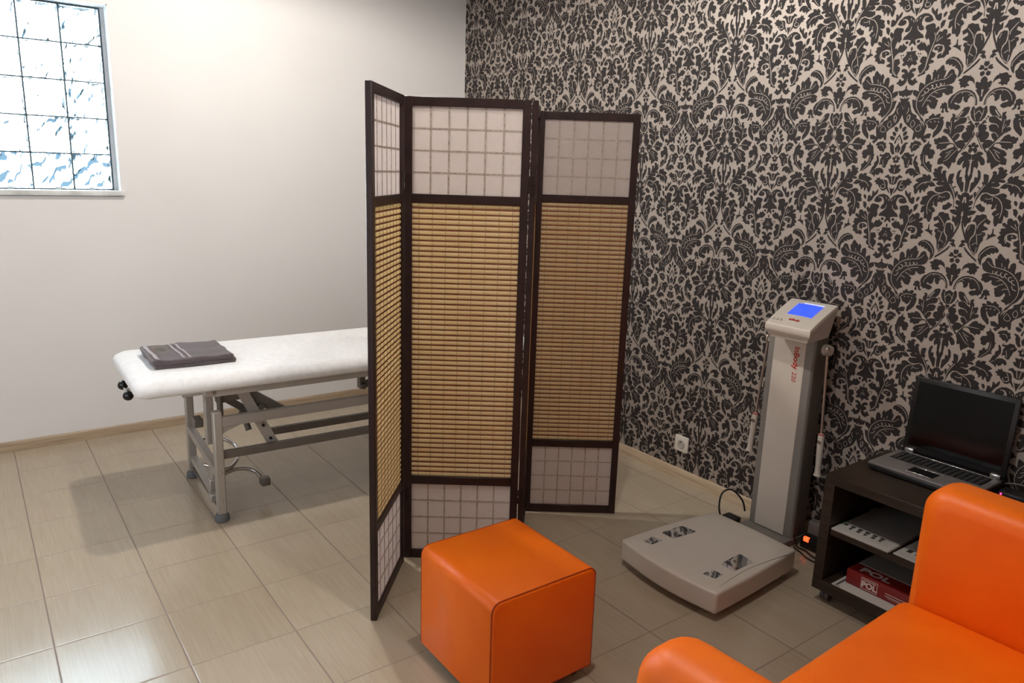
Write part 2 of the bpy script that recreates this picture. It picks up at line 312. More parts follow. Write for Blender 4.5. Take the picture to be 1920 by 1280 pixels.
4: '''
210,200 235,210 250,320 280,440 305,530 280,545 250,430 222,320|220,560 215,530 250,510 310,545 300,560 255,570 240,600
235,170 300,180 330,120 360,100 350,200 300,230 270,300 250,270
270,440 280,340 320,260 370,235 420,250 420,330 400,420 350,480 335,550 345,640 380,720 440,790 400,770 330,650 300,560
340,560 370,480 410,440 430,330 440,270 420,200 370,190 410,130 430,80 490,80 520,60 580,80 590,140 650,190 620,250 590,230 560,210 540,260 600,300 610,330 550,350 510,370 570,380 575,430 545,450 540,520 500,570 480,640 460,720 430,760 370,690
580,520 610,450 600,410 650,420 670,380 680,310 695,320 690,400 720,420 735,440 690,450 650,470
690,0 840,0 890,40 890,110 830,80 815,160 785,220 760,190 745,240 715,280 695,265 680,200 690,80
750,460 800,420 770,380 800,350 790,320 830,300 870,310 860,290 820,260 815,220 850,205 890,240 885,190 900,140 950,130 985,180 1000,160 1030,170 1050,240 1070,200 1030,120 1060,65 1100,110 1120,40 1160,10 1210,20 1280,40 1290,80 1250,140 1250,190 1255,240 1210,300 1180,270 1150,320 1130,400 1160,380 1170,420 1230,340 1270,360 1280,315 1320,370 1360,400 1330,450 1270,490 1200,480 1140,530 1110,600 1110,720 1120,820 1150,890 1200,930 1180,950 1120,920 1070,890 1090,850 1040,830 1030,770 1060,730 980,700 980,670 1050,640 990,600 985,540 1030,520 1060,500 1040,400 990,380 940,390 900,400 870,460 880,530 940,560 950,600 930,640 880,620 830,620 800,570 760,560 780,510 750,480|910,410 990,410 1040,450 1020,490 960,490 950,530 900,510 890,450
1120,600 1200,590 1220,620 1230,680 1180,720 1230,760 1225,810 1170,900 1190,930 1150,880 1120,800 1115,700
1270,260 1300,200 1380,160 1420,130 1490,80 1520,80 1500,390 1480,350 1400,390 1380,380 1420,290 1370,270 1330,265
1470,410 1440,410 1420,450 1430,500 1390,490 1340,490 1350,530 1320,570 1280,600 1270,640 1300,670 1260,720 1300,750 1350,730 1380,770 1400,830 1450,830
1255,840 1260,805 1310,795 1360,830 1380,890 1375,970 1350,1040 1310,1090 1250,1115 1210,1090 1200,1060 1165,1060 1175,1030 1210,1010 1215,970 1250,990 1260,1020 1310,1000 1280,960 1260,950 1270,900 1320,890 1290,850 1275,865'''}
LIGHT = {1: '''9:600,330 620,250 700,140 800,60 880,50|14:135,880 140,800 160,750|9:190,1020 230,900 290,820 370,765 460,750 540,770 590,830 620,900 625,960|7:460,750 470,790|7:290,810 360,830|8:360,1130 400,1210 430,1260|10:750,350 800,410 850,445 950,450 1060,470 1160,510 1230,580 1280,660 1300,760 1300,880 1260,1000 1190,1100 1110,1200|10:790,640 850,640 960,660 1040,710 1100,790 1140,890 1160,970|8:760,575 840,590|8:920,720 990,690|9:930,810 1040,755|9:1010,890 1060,850 1110,855|9:1340,740 1310,830|12:850,520 850,575 900,580 890,530|12:935,515 910,560 940,605 970,580|13:1010,520 980,575 1015,625 1050,600|13:1105,545 1065,545 1060,600 1100,635|12:1180,595 1130,605 1125,670 1170,690|12:1215,650 1180,660 1180,710 1240,745|11:1180,760 1200,830 1260,850|8:1000,340 1005,420|8:1050,400 1060,470|10:1440,960 1420,1030 1450,1100|9:1385,1110 1350,1160 1380,1230 1415,1180 1385,1110''',
2: '''9:170,120 225,100 250,140 280,180|8:300,70 280,160 235,280|8:490,90 560,210|8:430,350 510,360 545,420|8:440,510 500,520 540,600|8:640,260 610,420 600,520|8:660,360 620,440|8:660,510 540,640 400,810|8:230,480 200,560|8:230,640 280,760 340,900|8:125,1020 130,1090|8:120,1040 160,1030|9:560,690 640,690 760,700|8:640,820 690,850|8:400,830 470,930 520,1020 590,1060|9:500,870 550,960|8:470,830 580,900|8:540,930 570,1000|9:870,200 960,190 1050,210 1110,280|24:870,260 880,272|24:940,246 950,258|22:1015,250 1025,262|8:1500,65 1530,120 1500,230 1465,160 1500,65|8:1390,190 1420,270 1370,350 1330,270 1390,190|8:1240,290 1295,380 1250,440 1175,400 1240,290|9:1240,220 1170,330|8:1160,720 1230,720 1250,790|8:1310,1000 1370,960|8:1240,1040 1250,1180|7:970,930 960,1050 900,1150 780,1270|9:1530,1000 1510,1030 1540,1055|9:1560,810 1550,890|20:150,785 160,800''',
3: '''10:1785,180 1775,310|22:185,750 190,870|20:140,1050 145,1140|13:530,490 450,600 370,750 340,880|9:640,540 740,550|8:640,450 690,440|12:600,690 700,740 770,780 820,870 840,980 820,1110 790,1190|9:740,900 720,960|10:790,1080 730,1130|9:530,780 620,790 660,760 660,840|11:890,470 980,480 1070,510 1130,570 1160,640|8:980,480 1020,530|12:1450,600 1440,650 1490,680 1550,650 1540,580 1480,590|10:1510,480 1550,560|12:1705,400 1710,560|12:1400,890 1480,890 1520,950|11:1630,930 1640,980|10:1595,1070 1560,1160 1500,1180|8:1270,260 1180,320|10:1580,880 1590,930''',
4: '''10:430,260 420,400 360,490 340,560|9:440,400 450,500 455,600|9:570,140 470,250 450,320|8:380,600 440,560|12:1065,340 1075,440 1090,560 1095,700 1100,820 1160,910|8:1000,230 1030,310|8:940,260 1030,340|9:1100,180 1060,260 1060,340|9:1250,480 1150,530 1110,610|11:890,410 860,480 880,570|22:960,445 972,455|10:1420,570 1420,590|9:1400,610 1385,640|9:1430,630 1430,660|9:1370,650 1380,670|8:340,270 310,350|8:450,640 430,740|8:460,430 520,400'''}
def damask():
    dk, lt = [], []
    for c, s in DARK.items():
        for ln in s.strip().split('\n'):
            for q in ln.split('|'):
                if q.strip(): dk.append([uv(c, p) for p in P_(q)])
    for c, s in LIGHT.items():
        sc = CROPS[c][2]*.00222
        for q in s.split('|'):
            w, pts = q.split(':'); lt.append((float(w)*sc*.62, [uv(c, p) for p in P_(pts)]))
    for bx, by, r in ((370, 210, 18), (345, 250, 15), (325, 290, 14), (335, 320, 14), (270, 345, 14)):
        dk.append([uv(2, (bx+r*math.cos(k*PI/4), by+r*math.sin(k*PI/4))) for k in range(8)])
    for bx, by, r in ((1250, 545, 14), (1287, 545, 14), (1255, 590, 11), (1285, 325, 0), (1350, 320, 30)):
        if r: dk.append([uv(4, (bx+r*math.cos(k*PI/4), by+r*math.sin(k*PI/4))) for k in range(8)])
    return dk, lt
def ribbon(pts, w):
    P = catmull3([Vector((p[0], p[1], 0)) for p in pts], 3) if len(pts) > 2 else [Vector((p[0], p[1], 0)) for p in pts]
    L, R = [], []
    for i, p in enumerate(P):
        d = P[min(i+1, len(P)-1)]-P[max(0, i-1)]
        if d.length < 1e-9: d = Vector((1, 0, 0))
        d.normalize(); n = Vector((-d.y, d.x, 0)); t = .45+.55*math.sin(PI*(i+.5)/len(P))**.5
        L.append(p+n*w*t); R.append(p-n*w*t)
    return L+R[::-1]
dk, lt = damask()
shapes = [(q, 1, .0004) for q in dk]+[(([(p.x, p.y) for p in ribbon(q, w)]), 0, .0008) for w, q in lt]
wall = MB(); wall.box(0, .2, FY0, .3, 0, CEIL, 0)
for ky in range(-4, 7):
    for kz in range(-2, 4):
        for mir in (1, -1):
            for qi, (q, mi, h) in enumerate(shapes):
                ys = [AXF + ky*PW - mir*u for u, v in q]; zs = [ZF + kz*PH + v for u, v in q]
                if max(zs) < .03 or min(zs) > CEIL-.02 or min(ys) > -.002 or max(ys) < -4.6: continue
                hh = h + qi*1.2e-6 + (1.5e-6*len(shapes) if mir < 0 else 0)
                pts = [(-hh, min(y, 0), min(max(z, .003), CEIL-.003)) for y, z in zip(ys, zs)]
                wall.add(pts, [tuple(range(len(pts)))], mi)
struct(build('wall_right', wall, [M['paper'], M['print']], smooth=0, fix=False))

def skirting(name, prof, along, m):
    mb = MB()
    if along == 'x': mb.prism(prof, lambda p: (FX0, -p[0], p[1]), lambda p: (-.014, -p[0], p[1]))
    else: mb.prism(prof, lambda p: (-p[0], FY0, p[1]), lambda p: (-p[0], 0, p[1]))
    return struct(build(name, mb, m, smooth=50))
PR = [(0, 0), (.012, 0), (.012, .040), (.010, .050), (.006, .055), (0, .055)]
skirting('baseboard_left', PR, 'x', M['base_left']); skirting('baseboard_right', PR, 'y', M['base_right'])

# ------------------------------------------------------------------ glass block window
def glass_mat():
    t = NT('wavy_glass_block'); b = t.b
    b.inputs['Base Color'].default_value = (.9, .97, 1, 1); b.inputs['Transmission Weight'].default_value = 1; b.inputs['IOR'].default_value = 1.3; b.inputs['Roughness'].default_value = .03
    w = t.n('ShaderNodeTexWave'); w.inputs['Scale'].default_value = 10; w.inputs['Distortion'].default_value = 7; w.inputs['Detail'].default_value = 2; w.inputs['Detail Scale'].default_value = 1.4
    mp = t.n('ShaderNodeMapping'); mp.inputs['Rotation'].default_value = (0, math.radians(-70), 0); mp.inputs['Scale'].default_value = (1, 1, .35); t.link(t.pos(), mp.inputs['Vector']); t.link(mp.outputs['Vector'], w.inputs['Vector'])
    t.bump(w.outputs['Fac'], .72, .02); return t.m
BP = .1834; GX1 = -2.1911
win = MB(); win.box(WX1-.001, WX1+.0, .02, .19, WZ0, WZ1, 0)
# reveal lining (right side, top) and block joints
win.box(WX1-.004, WX1, .001, .2, WZ0, WZ1, 0).box(WX0, WX1, .001, .2, WZ1-.006, WZ1, 0).box(WX0, WX0+.004, .001, .2, WZ0, WZ1, 0)
win.box(GX1, WX1-.004, .098, .18, WZ0, WZ1-.006, 0)
wo = struct(build('window_1', win, M['reveal'], smooth=0))
jm = MB(); NC = 5
for i in range(NC+1): jm.box(GX1-i*BP-.0038, GX1-i*BP+.0038, .094, .178, WZ0, WZ0+5*BP+.006)
for j in range(6): jm.box(GX1-NC*BP, GX1, .0945, .177, WZ0+.003+j*BP-.0030, WZ0+.003+j*BP+.0030)
build('block_joints', jm, M['mortar'], wo, smooth=0)
gm = MB()
for i in range(NC):
    for j in range(5):
        gm.rbox(GX1-(i+1)*BP+.003, GX1-i*BP-.003, .1, .175, WZ0+.003+j*BP+.0024, WZ0+.003+(j+1)*BP-.0024, .006, 2)
build('glass_blocks', gm, glass_mat(), wo, smooth=50)
build('window_sill', MB().rbox(WX0-.02, WX1+.014, -.022, .1, WZ0-.026, WZ0, .003, 2), M['sill'], wo)
for px in (-2.295, -2.452, -2.66):
    build('sill_spacer', MB().rbox(px-.014, px+.014, .082, .098, WZ0, WZ0+.014, .002, 1), mat('clear_grey_spacer', '#aebac0', .3), wo)
# ------------------------------------------------------------------ folding screen
def bamboo_mat():
    t = NT('bamboo_slats'); f = t.noise(1.0, 4, .7, None, (5, 5, 60)); g = t.noise(1.0, 3, .6, None, (30, 30, 120))
    k = t.math('ADD', t.math('MULTIPLY', f, .75), t.math('MULTIPLY', g, .25))
    t.link(t.ramp(k, [(.30, '#bf9878'), (.38, '#e8cfa4'), (.50, '#f3e4c0'), (.64, '#faf0d2')]), t.b.inputs['Base Color']); t.b.inputs['Roughness'].default_value = .45
    tr = t.n('ShaderNodeBsdfTranslucent'); tr.inputs['Color'].default_value = (*lin('#f6e6c0'), 1); mx = t.n('ShaderNodeMixShader'); mx.inputs[0].default_value = .68
    t.link(t.b.outputs[0], mx.inputs[1]); t.link(tr.outputs[0], mx.inputs[2]); t.link(mx.outputs[0], t.out.inputs[0]); return t.m
def rice_mat():
    t = NT('rice_paper'); t.link(t.ramp(t.noise(1.0, 5, .7, None, (40, 40, 55)), [(.3, '#ddd4cf'), (.7, '#ebe3de')]), t.b.inputs['Base Color']); t.b.inputs['Roughness'].default_value = .8
    tr = t.n('ShaderNodeBsdfTranslucent'); tr.inputs['Color'].default_value = (*lin('#f0e8e4'), 1); mx = t.n('ShaderNodeMixShader'); mx.inputs[0].default_value = .62
    t.link(t.b.outputs[0], mx.inputs[1]); t.link(tr.outputs[0], mx.inputs[2]); t.link(mx.outputs[0], t.out.inputs[0]); return t.m
M['bamboo'] = bamboo_mat(); M['rice'] = rice_mat()
M['slat_shade'] = mat('reddish_brown_slat_shade', '#85503c', .8, var=.3, nscale=60)  # strips between the slats, shade of the gaps put into their colour
M['lattice'] = mat('grey_beige_lattice', '#b0a498', .7, var=.35, nscale=90)
M['string'] = mat('dark_blind_string', '#8f6f4c', .8)
M['hinge'] = mat('dark_bronze_hinge', '#3a2c26', .45, metal=.7)
screen = thing('folding_screen', 'dark wooden four-panel folding room screen with rice paper panes and bamboo blinds', 'folding screen', (-1.25, -2.2, 0))
SH = 1.7713; ZR = [(0, .036), (.318, .350), (1.406, 1.436), (1.740, SH)]
def panel(A, B, t0, t1, detail=True):
    A = Vector((*A, 0)); B = Vector((*B, 0)); W = (B-A).length; d = (B-A).normalized(); n = Vector((d.y, -d.x, 0))   # n looks to the camera side
    F = lambda p: A + d*p[0] + n*p[1] + Vector((0, 0, p[2]))
    m = MB()
    for x0, x1 in ((0, .029), (W-.029, W)): m.rbox(x0, x1, t0, t1, 0, SH, .0018, 1, 0, F)
    for z0, z1 in ZR: m.rbox(.0285, W-.0285, t0+.001, t1-.001, z0, z1, .0015, 1, 0, F)
    po = build('panel', m, M['frame'], screen)
    tm = (t0+t1)/2
    for z0, z1, up in ((.036, .318, 0), (1.436, 1.740, 1)):
        build('paper_pane', MB().box(.027, W-.027, tm-.0008, tm+.0008, z0-.001, z1+.001, 0, F), M['rice'], po, smooth=0)
        lm = MB(); cw = (W-.058)/6
        for i in range(1, 6): lm.box(.029+i*cw-.0028, .029+i*cw+.0028, tm-.0018, tm+.0018, z0, z1, 0, F)
        for j in range(1, 4):
            zz = z0+(z1-z0)*j/4; lm.box(.029, W-.029, tm-.0016, tm+.0016, zz-.0028, zz+.0028, 0, F)
        build('lattice', lm, M['lattice'], po, smooth=0)
    bm_ = MB(); N = 54; pz = (1.406-.350)/N
    for i in range(N):
        z = .350+pz*(i+.5)+random.uniform(-.0006, .0006)
        prof = [(tm+.0052*math.cos(a), z+.0072*math.sin(a)) for a in [2*PI*k/10 for k in range(10)]]
        bm_.prism(prof, lambda p: F((.028, p[0], p[1])), lambda p: F((W-.028, p[0], p[1])), 0)
        bm_.box(.028, W-.028, tm-.0015, tm+.0015, z+.006, z+pz-.006, 1, F)
    for k in range(8):
        x = .03+(W-.06)*(k+.5)/8
        for o in (-.0056, .0056): bm_.box(x-.0006, x+.0006, tm+o-.0005, tm+o+.0005, .350, 1.406, 2, F)
    build('bamboo_blind', bm_, [M['bamboo'], M['slat_shade'], M['string']], po, smooth=60)
    return po, F, W
p1, F1, W1 = panel((-1.8842, -2.4205), (-1.6105, -2.1078), 0, .021)
p2, F2, W2 = panel((-1.5842, -2.0990), (-1.2225, -2.3622), -.021, 0)
p3, F3, W3 = panel((-.9310, -2.0280), (-1.2085, -2.3680), -.010, .011)
p4, F4, W4 = panel((-.9245, -2.0210), (-.5825, -2.2670), -.021, 0)
def hinge(F, x, t, z, par):
    m = MB()
    for s in (0, 1): m.rbox(x-.013, x+.013, t-.001, t+.002, z-.03+s*.031, z-.002+s*.031, .001, 1, 0, F)
    c0 = F((x, t+.002, z-.03)); c1 = F((x, t+.002, z+.03)); m.tube([c0, c1], .003, 8)
    m.lathe([(.003, -.001), (.003, .0025), (.001, .0032)], F((x+.006, t, z+.014)), F((0, 1, 0))-F((0, 0, 0)), 8)
    build('hinge', m, M['hinge'], par)
for z in (.277, 1.478):
    hinge(F1, W1+.016, .0215, z, p1); hinge(F2, W2+.010, .001, z, p2); hinge(F4, -.004, .001, z, p4)

# ------------------------------------------------------------------ massage table
M['table_steel'] = mat('grey_painted_steel', '#aaa49d', .38, metal=.3, var=.04)
M['dark_steel'] = mat('dark_grey_steel', '#736d67', .4, metal=.35, var=.05)
M['chrome'] = mat('polished_chrome', '#c8c6c4', .14, metal=1, var=.02)
M['rubber'] = mat('grey_rubber', '#5e6062', .75)
M['black_ball'] = mat('black_plastic_knob', '#0d0d10', .18)
def terry_white():
    t = NT('white_terry_cover'); t.link(t.ramp(t.noise(40, 4), [(.3, '#e6e4e4'), (.7, '#f0efef')]), t.b.inputs['Base Color']); t.b.inputs['Roughness'].default_value = .9; t.b.inputs['Sheen Weight'].default_value = .2
    t.bump(t.noise(260, 4, .7), .5, .002); return t.m
M['cover'] = terry_white()
tab = thing('massage_table', 'grey steel massage table with white terry cover behind the folding screen', 'massage table', (-1.5, -1.12, 0))
TA = math.radians(-1.4); te = Vector((math.cos(TA), math.sin(TA), 0)); tn = Vector((-math.sin(TA), math.cos(TA), 0)); TO = Vector((-2.095, -1.390, 0))
T = lambda p: TO + te*p[0] + tn*p[1] + Vector((0, 0, p[2]))
L = lambda *p: T(p)
LX = 1.30   # spacing of the leg pairs
def bx(m, x0, x1, y0, y1, z0, z1, r=.003, mi=0): return m.rbox(x0, x1, y0, y1, z0, z1, r, 1, mi, T)
# mattress: soft rounded slab with slightly crowned top
def mattress():
    m = MB(); x0, x1, y0, y1 = -.305, 1.62, -.055, .615
    nx, ny = 60, 26; rings = []
    prof = [(.012, .602), (.0, .612), (-.004, .630), (.006, .650), (.026, .664), (.06, .669)]
    def loop(ins, z):
        out = []; a0, a1, b0, b1 = x0+ins, x1-ins, y0+ins, y1-ins; r = .05
        for cx, cyy, s in ((a1-r, b1-r, 0), (a0+r, b1-r, 1), (a0+r, b0+r, 2), (a1-r, b0+r, 3)):
            for k in range(7):
                a = PI/2*(s+k/6); out.append((cx+r*math.cos(a), cyy+r*math.sin(a), z))
        return out
    loops = [loop(i, z) for i, z in prof]; n = len(loops[0])
    # subdivide straight sides so the edge may sag a little between supports
    vs = [T(p) for l in loops for p in l]; fs = [(i*n+k, i*n+(k+1) % n, (i+1)*n+(k+1) % n, (i+1)*n+k) for i in range(len(loops)-1) for k in range(n)]
    fs += [tuple(range(n-1, -1, -1)), tuple((len(loops)-1)*n+k for k in range(n))]
    m.add(vs, fs); return m
build('mattress', mattress(), M['cover'], tab, smooth=60)
m = MB()
bx(m, -.02, 1.36, -.035, .0, .572, .604); bx(m, -.02, 1.36, .56, .595, .572, .604); bx(m, -.045, .0, -.035, .595, .578, .602); bx(m, 1.33, 1.37, -.035, .595, .578, .602); bx(m, .62, .66, -.03, .59, .578, .600)
bx(m, -.26, -.02, .10, .13, .575, .600); bx(m, -.26, -.02, .43, .46, .575, .600)
build('top_frame', m, M['table_steel'], tab)
for x in (0, LX):
    for y in (0, .555):
        m = MB(); bx(m, x-.018, x+.018, y-.02, y+.02, .035, .50, .004)
        if y: bx(m, x-.014, x+.014, y-.014, y+.014, .49, .575, .003)
        for z in (.10, .23): m.lathe([(.006, 0), (.006, .003), (.003, .005)], T((x, y-.021, z)), -tn, 10)
        lg = build('leg', m, M['table_steel'], tab)
        build('rubber_foot', MB().lathe([(.026, 0), (.031, .004), (.031, .022), (.024, .034), (.020, .036)], T((x, y, 0)), (0, 0, 1), 20), M['rubber'], lg)
def rail(name, p, q, w, h, mt='table_steel'): return build(name, MB().bar(T(p), T(q), w, h), M[mt], tab, smooth=0)
rail('side_rail', (.01, -.003, .452), (LX, -.003, .452), .026, .042); rail('side_rail', (.01, .555, .452), (LX, .555, .452), .026, .042)
rail('lower_rail', (.01, .004, .300), (LX, .004, .294), .022, .034, 'dark_steel'); rail('lower_rail', (.30, .30, .262), (LX, .30, .258), .022, .034, 'dark_steel')
for x in (0, LX):
    rail('cross_bar', (x, .01, .215), (x, .55, .255), .030, .036); rail('cross_bar', (x+.004, .15, .075), (x+.004, .545, .105), .028, .030); rail('floor_bar', (x, 0, .05), (x, .555, .05), .014, .014, 'dark_steel')
# corner gusset under the front rail
m = MB(); m.prism([(.015, .432), (.10, .432), (.015, .40)], lambda p: T((p[0], -.012, p[1])), lambda p: T((p[0], .008, p[1]))); build('gusset', m, M['table_steel'], tab, smooth=0)
# lifting linkage
m = MB(); bx(m, -.030, .004, .06, .10, .335, .578, .003); build('lift_post', m, M['table_steel'], tab)
rail('link_bar', (-.02, .545, .432), (.10, .33, .50), .028, .030); rail('link_bar', (-.01, .53, .478), (.14, .09, .545), .022, .026)
m = MB(); m.bar(L(.10, .09, .575), L(.31, .06, .43), .03, .045); build('link_arm', m, M['dark_steel'], tab, smooth=0)
m = MB(); m.bar(L(.12, .06, .565), L(.245, .035, .30), .012, .046)
for z, x in ((.395, .201), (.33, .231)): m.lathe([(.007, 0), (.007, .002)], L(x, .028, z), -tn, 10, 1)
build('link_arm', m, [M['table_steel'], M['black_ball']], tab, smooth=0)
m = MB(); m.tube([L(.18, .30, .40), L(.20, .26, .30)], .014, 12); build('gas_strut', m, M['dark_steel'], tab)
m = MB(); m.bar(L(.02, .09, .54), L(.14, .09, .55), .05, .06); m.bar(L(.14, .10, .55), L(.20, .12, .455), .02, .05); m.bar(L(.05, .1, .53), L(.17, .10, .44), .016, .03)
m.lathe([(.016, -.02), (.016, .02)], L(.12, .06, .44), tn, 12); m.lathe([(.014, -.02), (.014, .02)], L(.20, .06, .475), tn, 12); build('pivot_bracket', m, M['dark_steel'], tab, smooth=30)
m = MB(); m.tube([L(.03, .06, .55), L(.03, .06, .44)], .013, 12); build('hydraulic_cylinder', m, M['dark_steel'], tab)
m = MB(); bx(m, -.05, -.012, .20, .26, .37, .41, .003); build('clamp_block', m, M['dark_steel'], tab)
m = MB(); bx(m, .735, .765, .20, .24, .44, .575, .003); m.bar(L(.75, .21, .455), L(1.05, .21, .545), .02, .032); m.lathe([(.014, -.02), (.014, .02)], L(.75, .205, .455), tn, 12); build('backrest_bracket', m, M['dark_steel'], tab, smooth=30)
# foot levers
m = MB(); m.tube([L(.01, .20, .115), L(.07, .22, .125), L(.14, .24, .127), L(.20, .215, .115), L(.225, .16, .09)], .0095, 12, smooth=6); lv = build('foot_lever', m, M['chrome'], tab)
m = MB(); m.rbox(-.03, .03, -.016, .016, -.018, .018, .006, 2, 0, lambda p: L(.228, .135, .085)+te*p.x*.7+tn*p.y*1.6+Vector((0, 0, p.z))); build('pedal', m, M['dark_steel'], lv)
m = MB(); m.tube([L(.0, .28, .16), L(.08, .22, .145), L(.15, .30, .155), L(.17, .42, .18), L(.10, .50, .21), L(.03, .46, .22)], .009, 12, smooth=6); build('foot_lever', m, M['chrome'], tab)
m = MB(); bx(m, -.02, .035, .11, .15, .085, .15, .004); bx(m, -.03, .02, .06, .10, .065, .10, .004); m.lathe([(.012, 0), (.012, .06)], L(.0, .13, .15), (0, 0, 1), 12); build('lever_bracket', m, M['table_steel'], tab)
# release handle with two ball knobs under the head end
m = MB(); m.tube([L(-.302, .20, .562), L(-.302, .33, .568)], .006, 10); m.tube([L(-.302, .26, .566), L(-.22, .26, .585)], .006, 10); hd = build('release_handle', m, M['chrome'], tab)
for y, z in ((.195, .560), (.335, .570)): 
    build('ball_knob', MB().lathe([(.0001, -.021), (.012, -.0175), (.019, -.009), (.0215, 0), (.019, .009), (.012, .0175), (.0001, .021)], L(-.302, y, z), tn, 18), M['black_ball'], hd, smooth=80)

# ------------------------------------------------------------------ towel
def towel_mat():
    t = NT('grey_brown_terry'); t.link(t.ramp(t.noise(220, 4, .7), [(.3, '#43383a'), (.55, '#5f5154'), (.75, '#726468')]), t.b.inputs['Base Color']); t.b.inputs['Roughness'].default_value = .95; t.b.inputs['Sheen Weight'].default_value = .35
    t.bump(t.noise(330, 4, .8), .9, .004); return t.m
M['towel'] = towel_mat(); M['towel_band'] = mat('grey_woven_band', '#a39a9e', .85, bump=.3, bscale=500); M['thread_tan'] = mat('tan_embroidery', '#a98e6c', .8); M['thread_green'] = mat('green_embroidery', '#5f6a55', .8)
tw = thing('towel', 'folded grey-brown terry towel with woven stripes lying on the white massage table', 'towel', (-2.13, -1.08, .669))
TW0 = Vector((-2.302, -1.246, .669)); tx = Vector((.9985, -.054, 0)); ty = Vector((.02, .9998, 0))
def TF(p): return TW0 + tx*p[0] + ty*p[1] + Vector((0, 0, p[2]))
random.seed(3)
def fold(z0, z1, x0, x1, y0, y1, sd):
    m = MB()
    def fn(p):
        w = .0022*math.sin(p.x*38+sd)+.0018*math.sin(p.y*47+sd*2)+.0014*math.sin((p.x+p.y)*70)
        e = .004*math.sin(p.x*23+sd)
        return TF((p.x + .003*math.sin(p.y*40+sd)*(1 if p.x > .1 else .6), p.y+e*(1 if p.y < .1 else -1), p.z+(w if p.z > z0+.004 else 0)))
    m.rbox(x0, x1, y0, y1, z0, z1, min(.0105, (z1-z0)*.49), 4, 0, fn, cuts=14); return m
# three stacked folds; the rounded folds are at the right and at the front edge
f3 = build('lower_fold', fold(.0, .019, .008, .338, .0, .325, .4), M['towel'], tw, 70)
f1 = build('upper_fold', fold(.018, .040, .0, .326, -.003, .322, 1.3), M['towel'], tw, 70)
def strip(x0, x1, name, mt, h=.0432):
    m = MB(); n = 24
    vs = []
    for k in range(n+1):
        y = .006+.31*k/n
        for x in (x0, x1):
            xx = x+.012*(1-k/n); w = .0022*math.sin(xx*38+1.3)+.0018*math.sin(y*47+2.6)+.0014*math.sin((xx+y)*70)
            vs.append(TF((xx, y, h+w-.0015*(k in (0, n)))))
    m.add(vs, [(2*k, 2*k+1, 2*k+3, 2*k+2) for k in range(n)]); build(name, m, mt, f1, smooth=60, fix=False)
strip(.006, .022, 'hem', M['towel_band']); strip(.112, .121, 'woven_stripe', M['towel_band']); strip(.135, .144, 'woven_stripe', M['towel_band'])
m = MB(); pts = [TF((.066+.032*math.cos(a), .19+.055*math.sin(a), .0452+.0022*math.sin((.066+.032*math.cos(a))*38+1.3)+.0018*math.sin((.19+.055*math.sin(a))*47+2.6))) for a in [2*PI*k/36 for k in range(36)]]
m.tube(pts, .0011, 6, closed=True)
for k in range(5): m.tube([TF((.052+.007*k, .165+.01*(k % 2), .0462)), TF((.056+.006*k, .19, .0465)), TF((.053+.007*k, .215-.01*(k % 2), .0462))], .0014, 5, 1)
build('embroidered_emblem', m, [M['thread_tan'], M['thread_green']], f1)
# ------------------------------------------------------------------ orange ottoman
def leather(name, c1, c2):
    t = NT(name); t.link(t.ramp(t.noise(6, 3), [(.3, c1), (.7, c2)]), t.b.inputs['Base Color']); t.b.inputs['Roughness'].default_value = .44; t.b.inputs['Specular IOR Level'].default_value = .4
    v = t.n('ShaderNodeTexVoronoi'); v.inputs['Scale'].default_value = 420; t.link(t.pos(), v.inputs['Vector']); t.bump(v.outputs['Distance'], .12, .0006); return t.m
M['orange'] = leather('orange_faux_leather', '#f06800', '#f77406')
M['seam'] = mat('dark_orange_seam', '#a83a04', .5)
M['black'] = mat('black_plastic', '#141212', .4)
OX0, OX1, OY0, OY1, OZ0, OZ1 = -1.822, -1.436, -3.050, -2.660, .030, .372
ott = thing('ottoman', 'orange faux leather cube ottoman standing in front of the folding screen', 'ottoman', ((OX0+OX1)/2, (OY0+OY1)/2, 0))
def rr(x0, x1, z0, z1, r, rb=.006, n=7):
    out = []
    for cx, cz, s, q in ((x1-r, z1-r, 0, r), (x0+r, z1-r, 1, r), (x0+rb, z0+rb, 2, rb), (x1-rb, z0+rb, 3, rb)):
        for k in range(n):
            a = PI/2*(s+k/(n-1)); out.append((cx+q*math.cos(a), cz+q*math.sin(a)))
    return out
prof = rr(OX0, OX1, OZ0, OZ1, .030)
m = MB(); N = len(prof); rings = []
def inset(p, d):
    cx, cz = (OX0+OX1)/2, (OZ0+OZ1)/2; return (cx+(p[0]-cx)*(1-d/.19), cz+(p[1]-cz)*(1-d/.17))
sec = [(OY0, .0035), (OY0+.004, .0), (OY1-.004, 0), (OY1, .0035)]
vs = []
for y, d in sec: vs += [(inset(p, d)[0], y, inset(p, d)[1]) for p in prof]
m.add(vs, [(i*N+k, i*N+(k+1) % N, (i+1)*N+(k+1) % N, (i+1)*N+k) for i in range(3) for k in range(N)])
build('wrap_cover', m, M['orange'], ott, smooth=50)
for ya, yb in ((OY0-.004, OY0+.002), (OY1+.004, OY1-.002)):
    m = MB(); vs = [(inset(p, .003)[0], yb, inset(p, .003)[1]) for p in prof]+[(inset(p, .005)[0], (ya+yb)/2-(.001 if ya < yb else -.001), inset(p, .005)[1]) for p in prof]+[(inset(p, .010)[0], ya, inset(p, .010)[1]) for p in prof]
    m.add(vs, [(i*N+k, i*N+(k+1) % N, (i+1)*N+(k+1) % N, (i+1)*N+k) for i in range(2) for k in range(N)]+[tuple(2*N+k for k in range(N))])
    sp = build('side_panel', m, M['orange'], ott, smooth=50)
    build('seam', MB().tube([(inset(p, .0012)[0], OY0+.0012 if ya < OY0 else OY1-.0012, inset(p, .0012)[1]) for p in prof], .0017, 6, closed=True), M['seam'], sp)
build('base_board', MB().box(OX0+.012, OX1-.012, OY0+.012, OY1-.012, .020, .036), M['black'], ott, smooth=0)
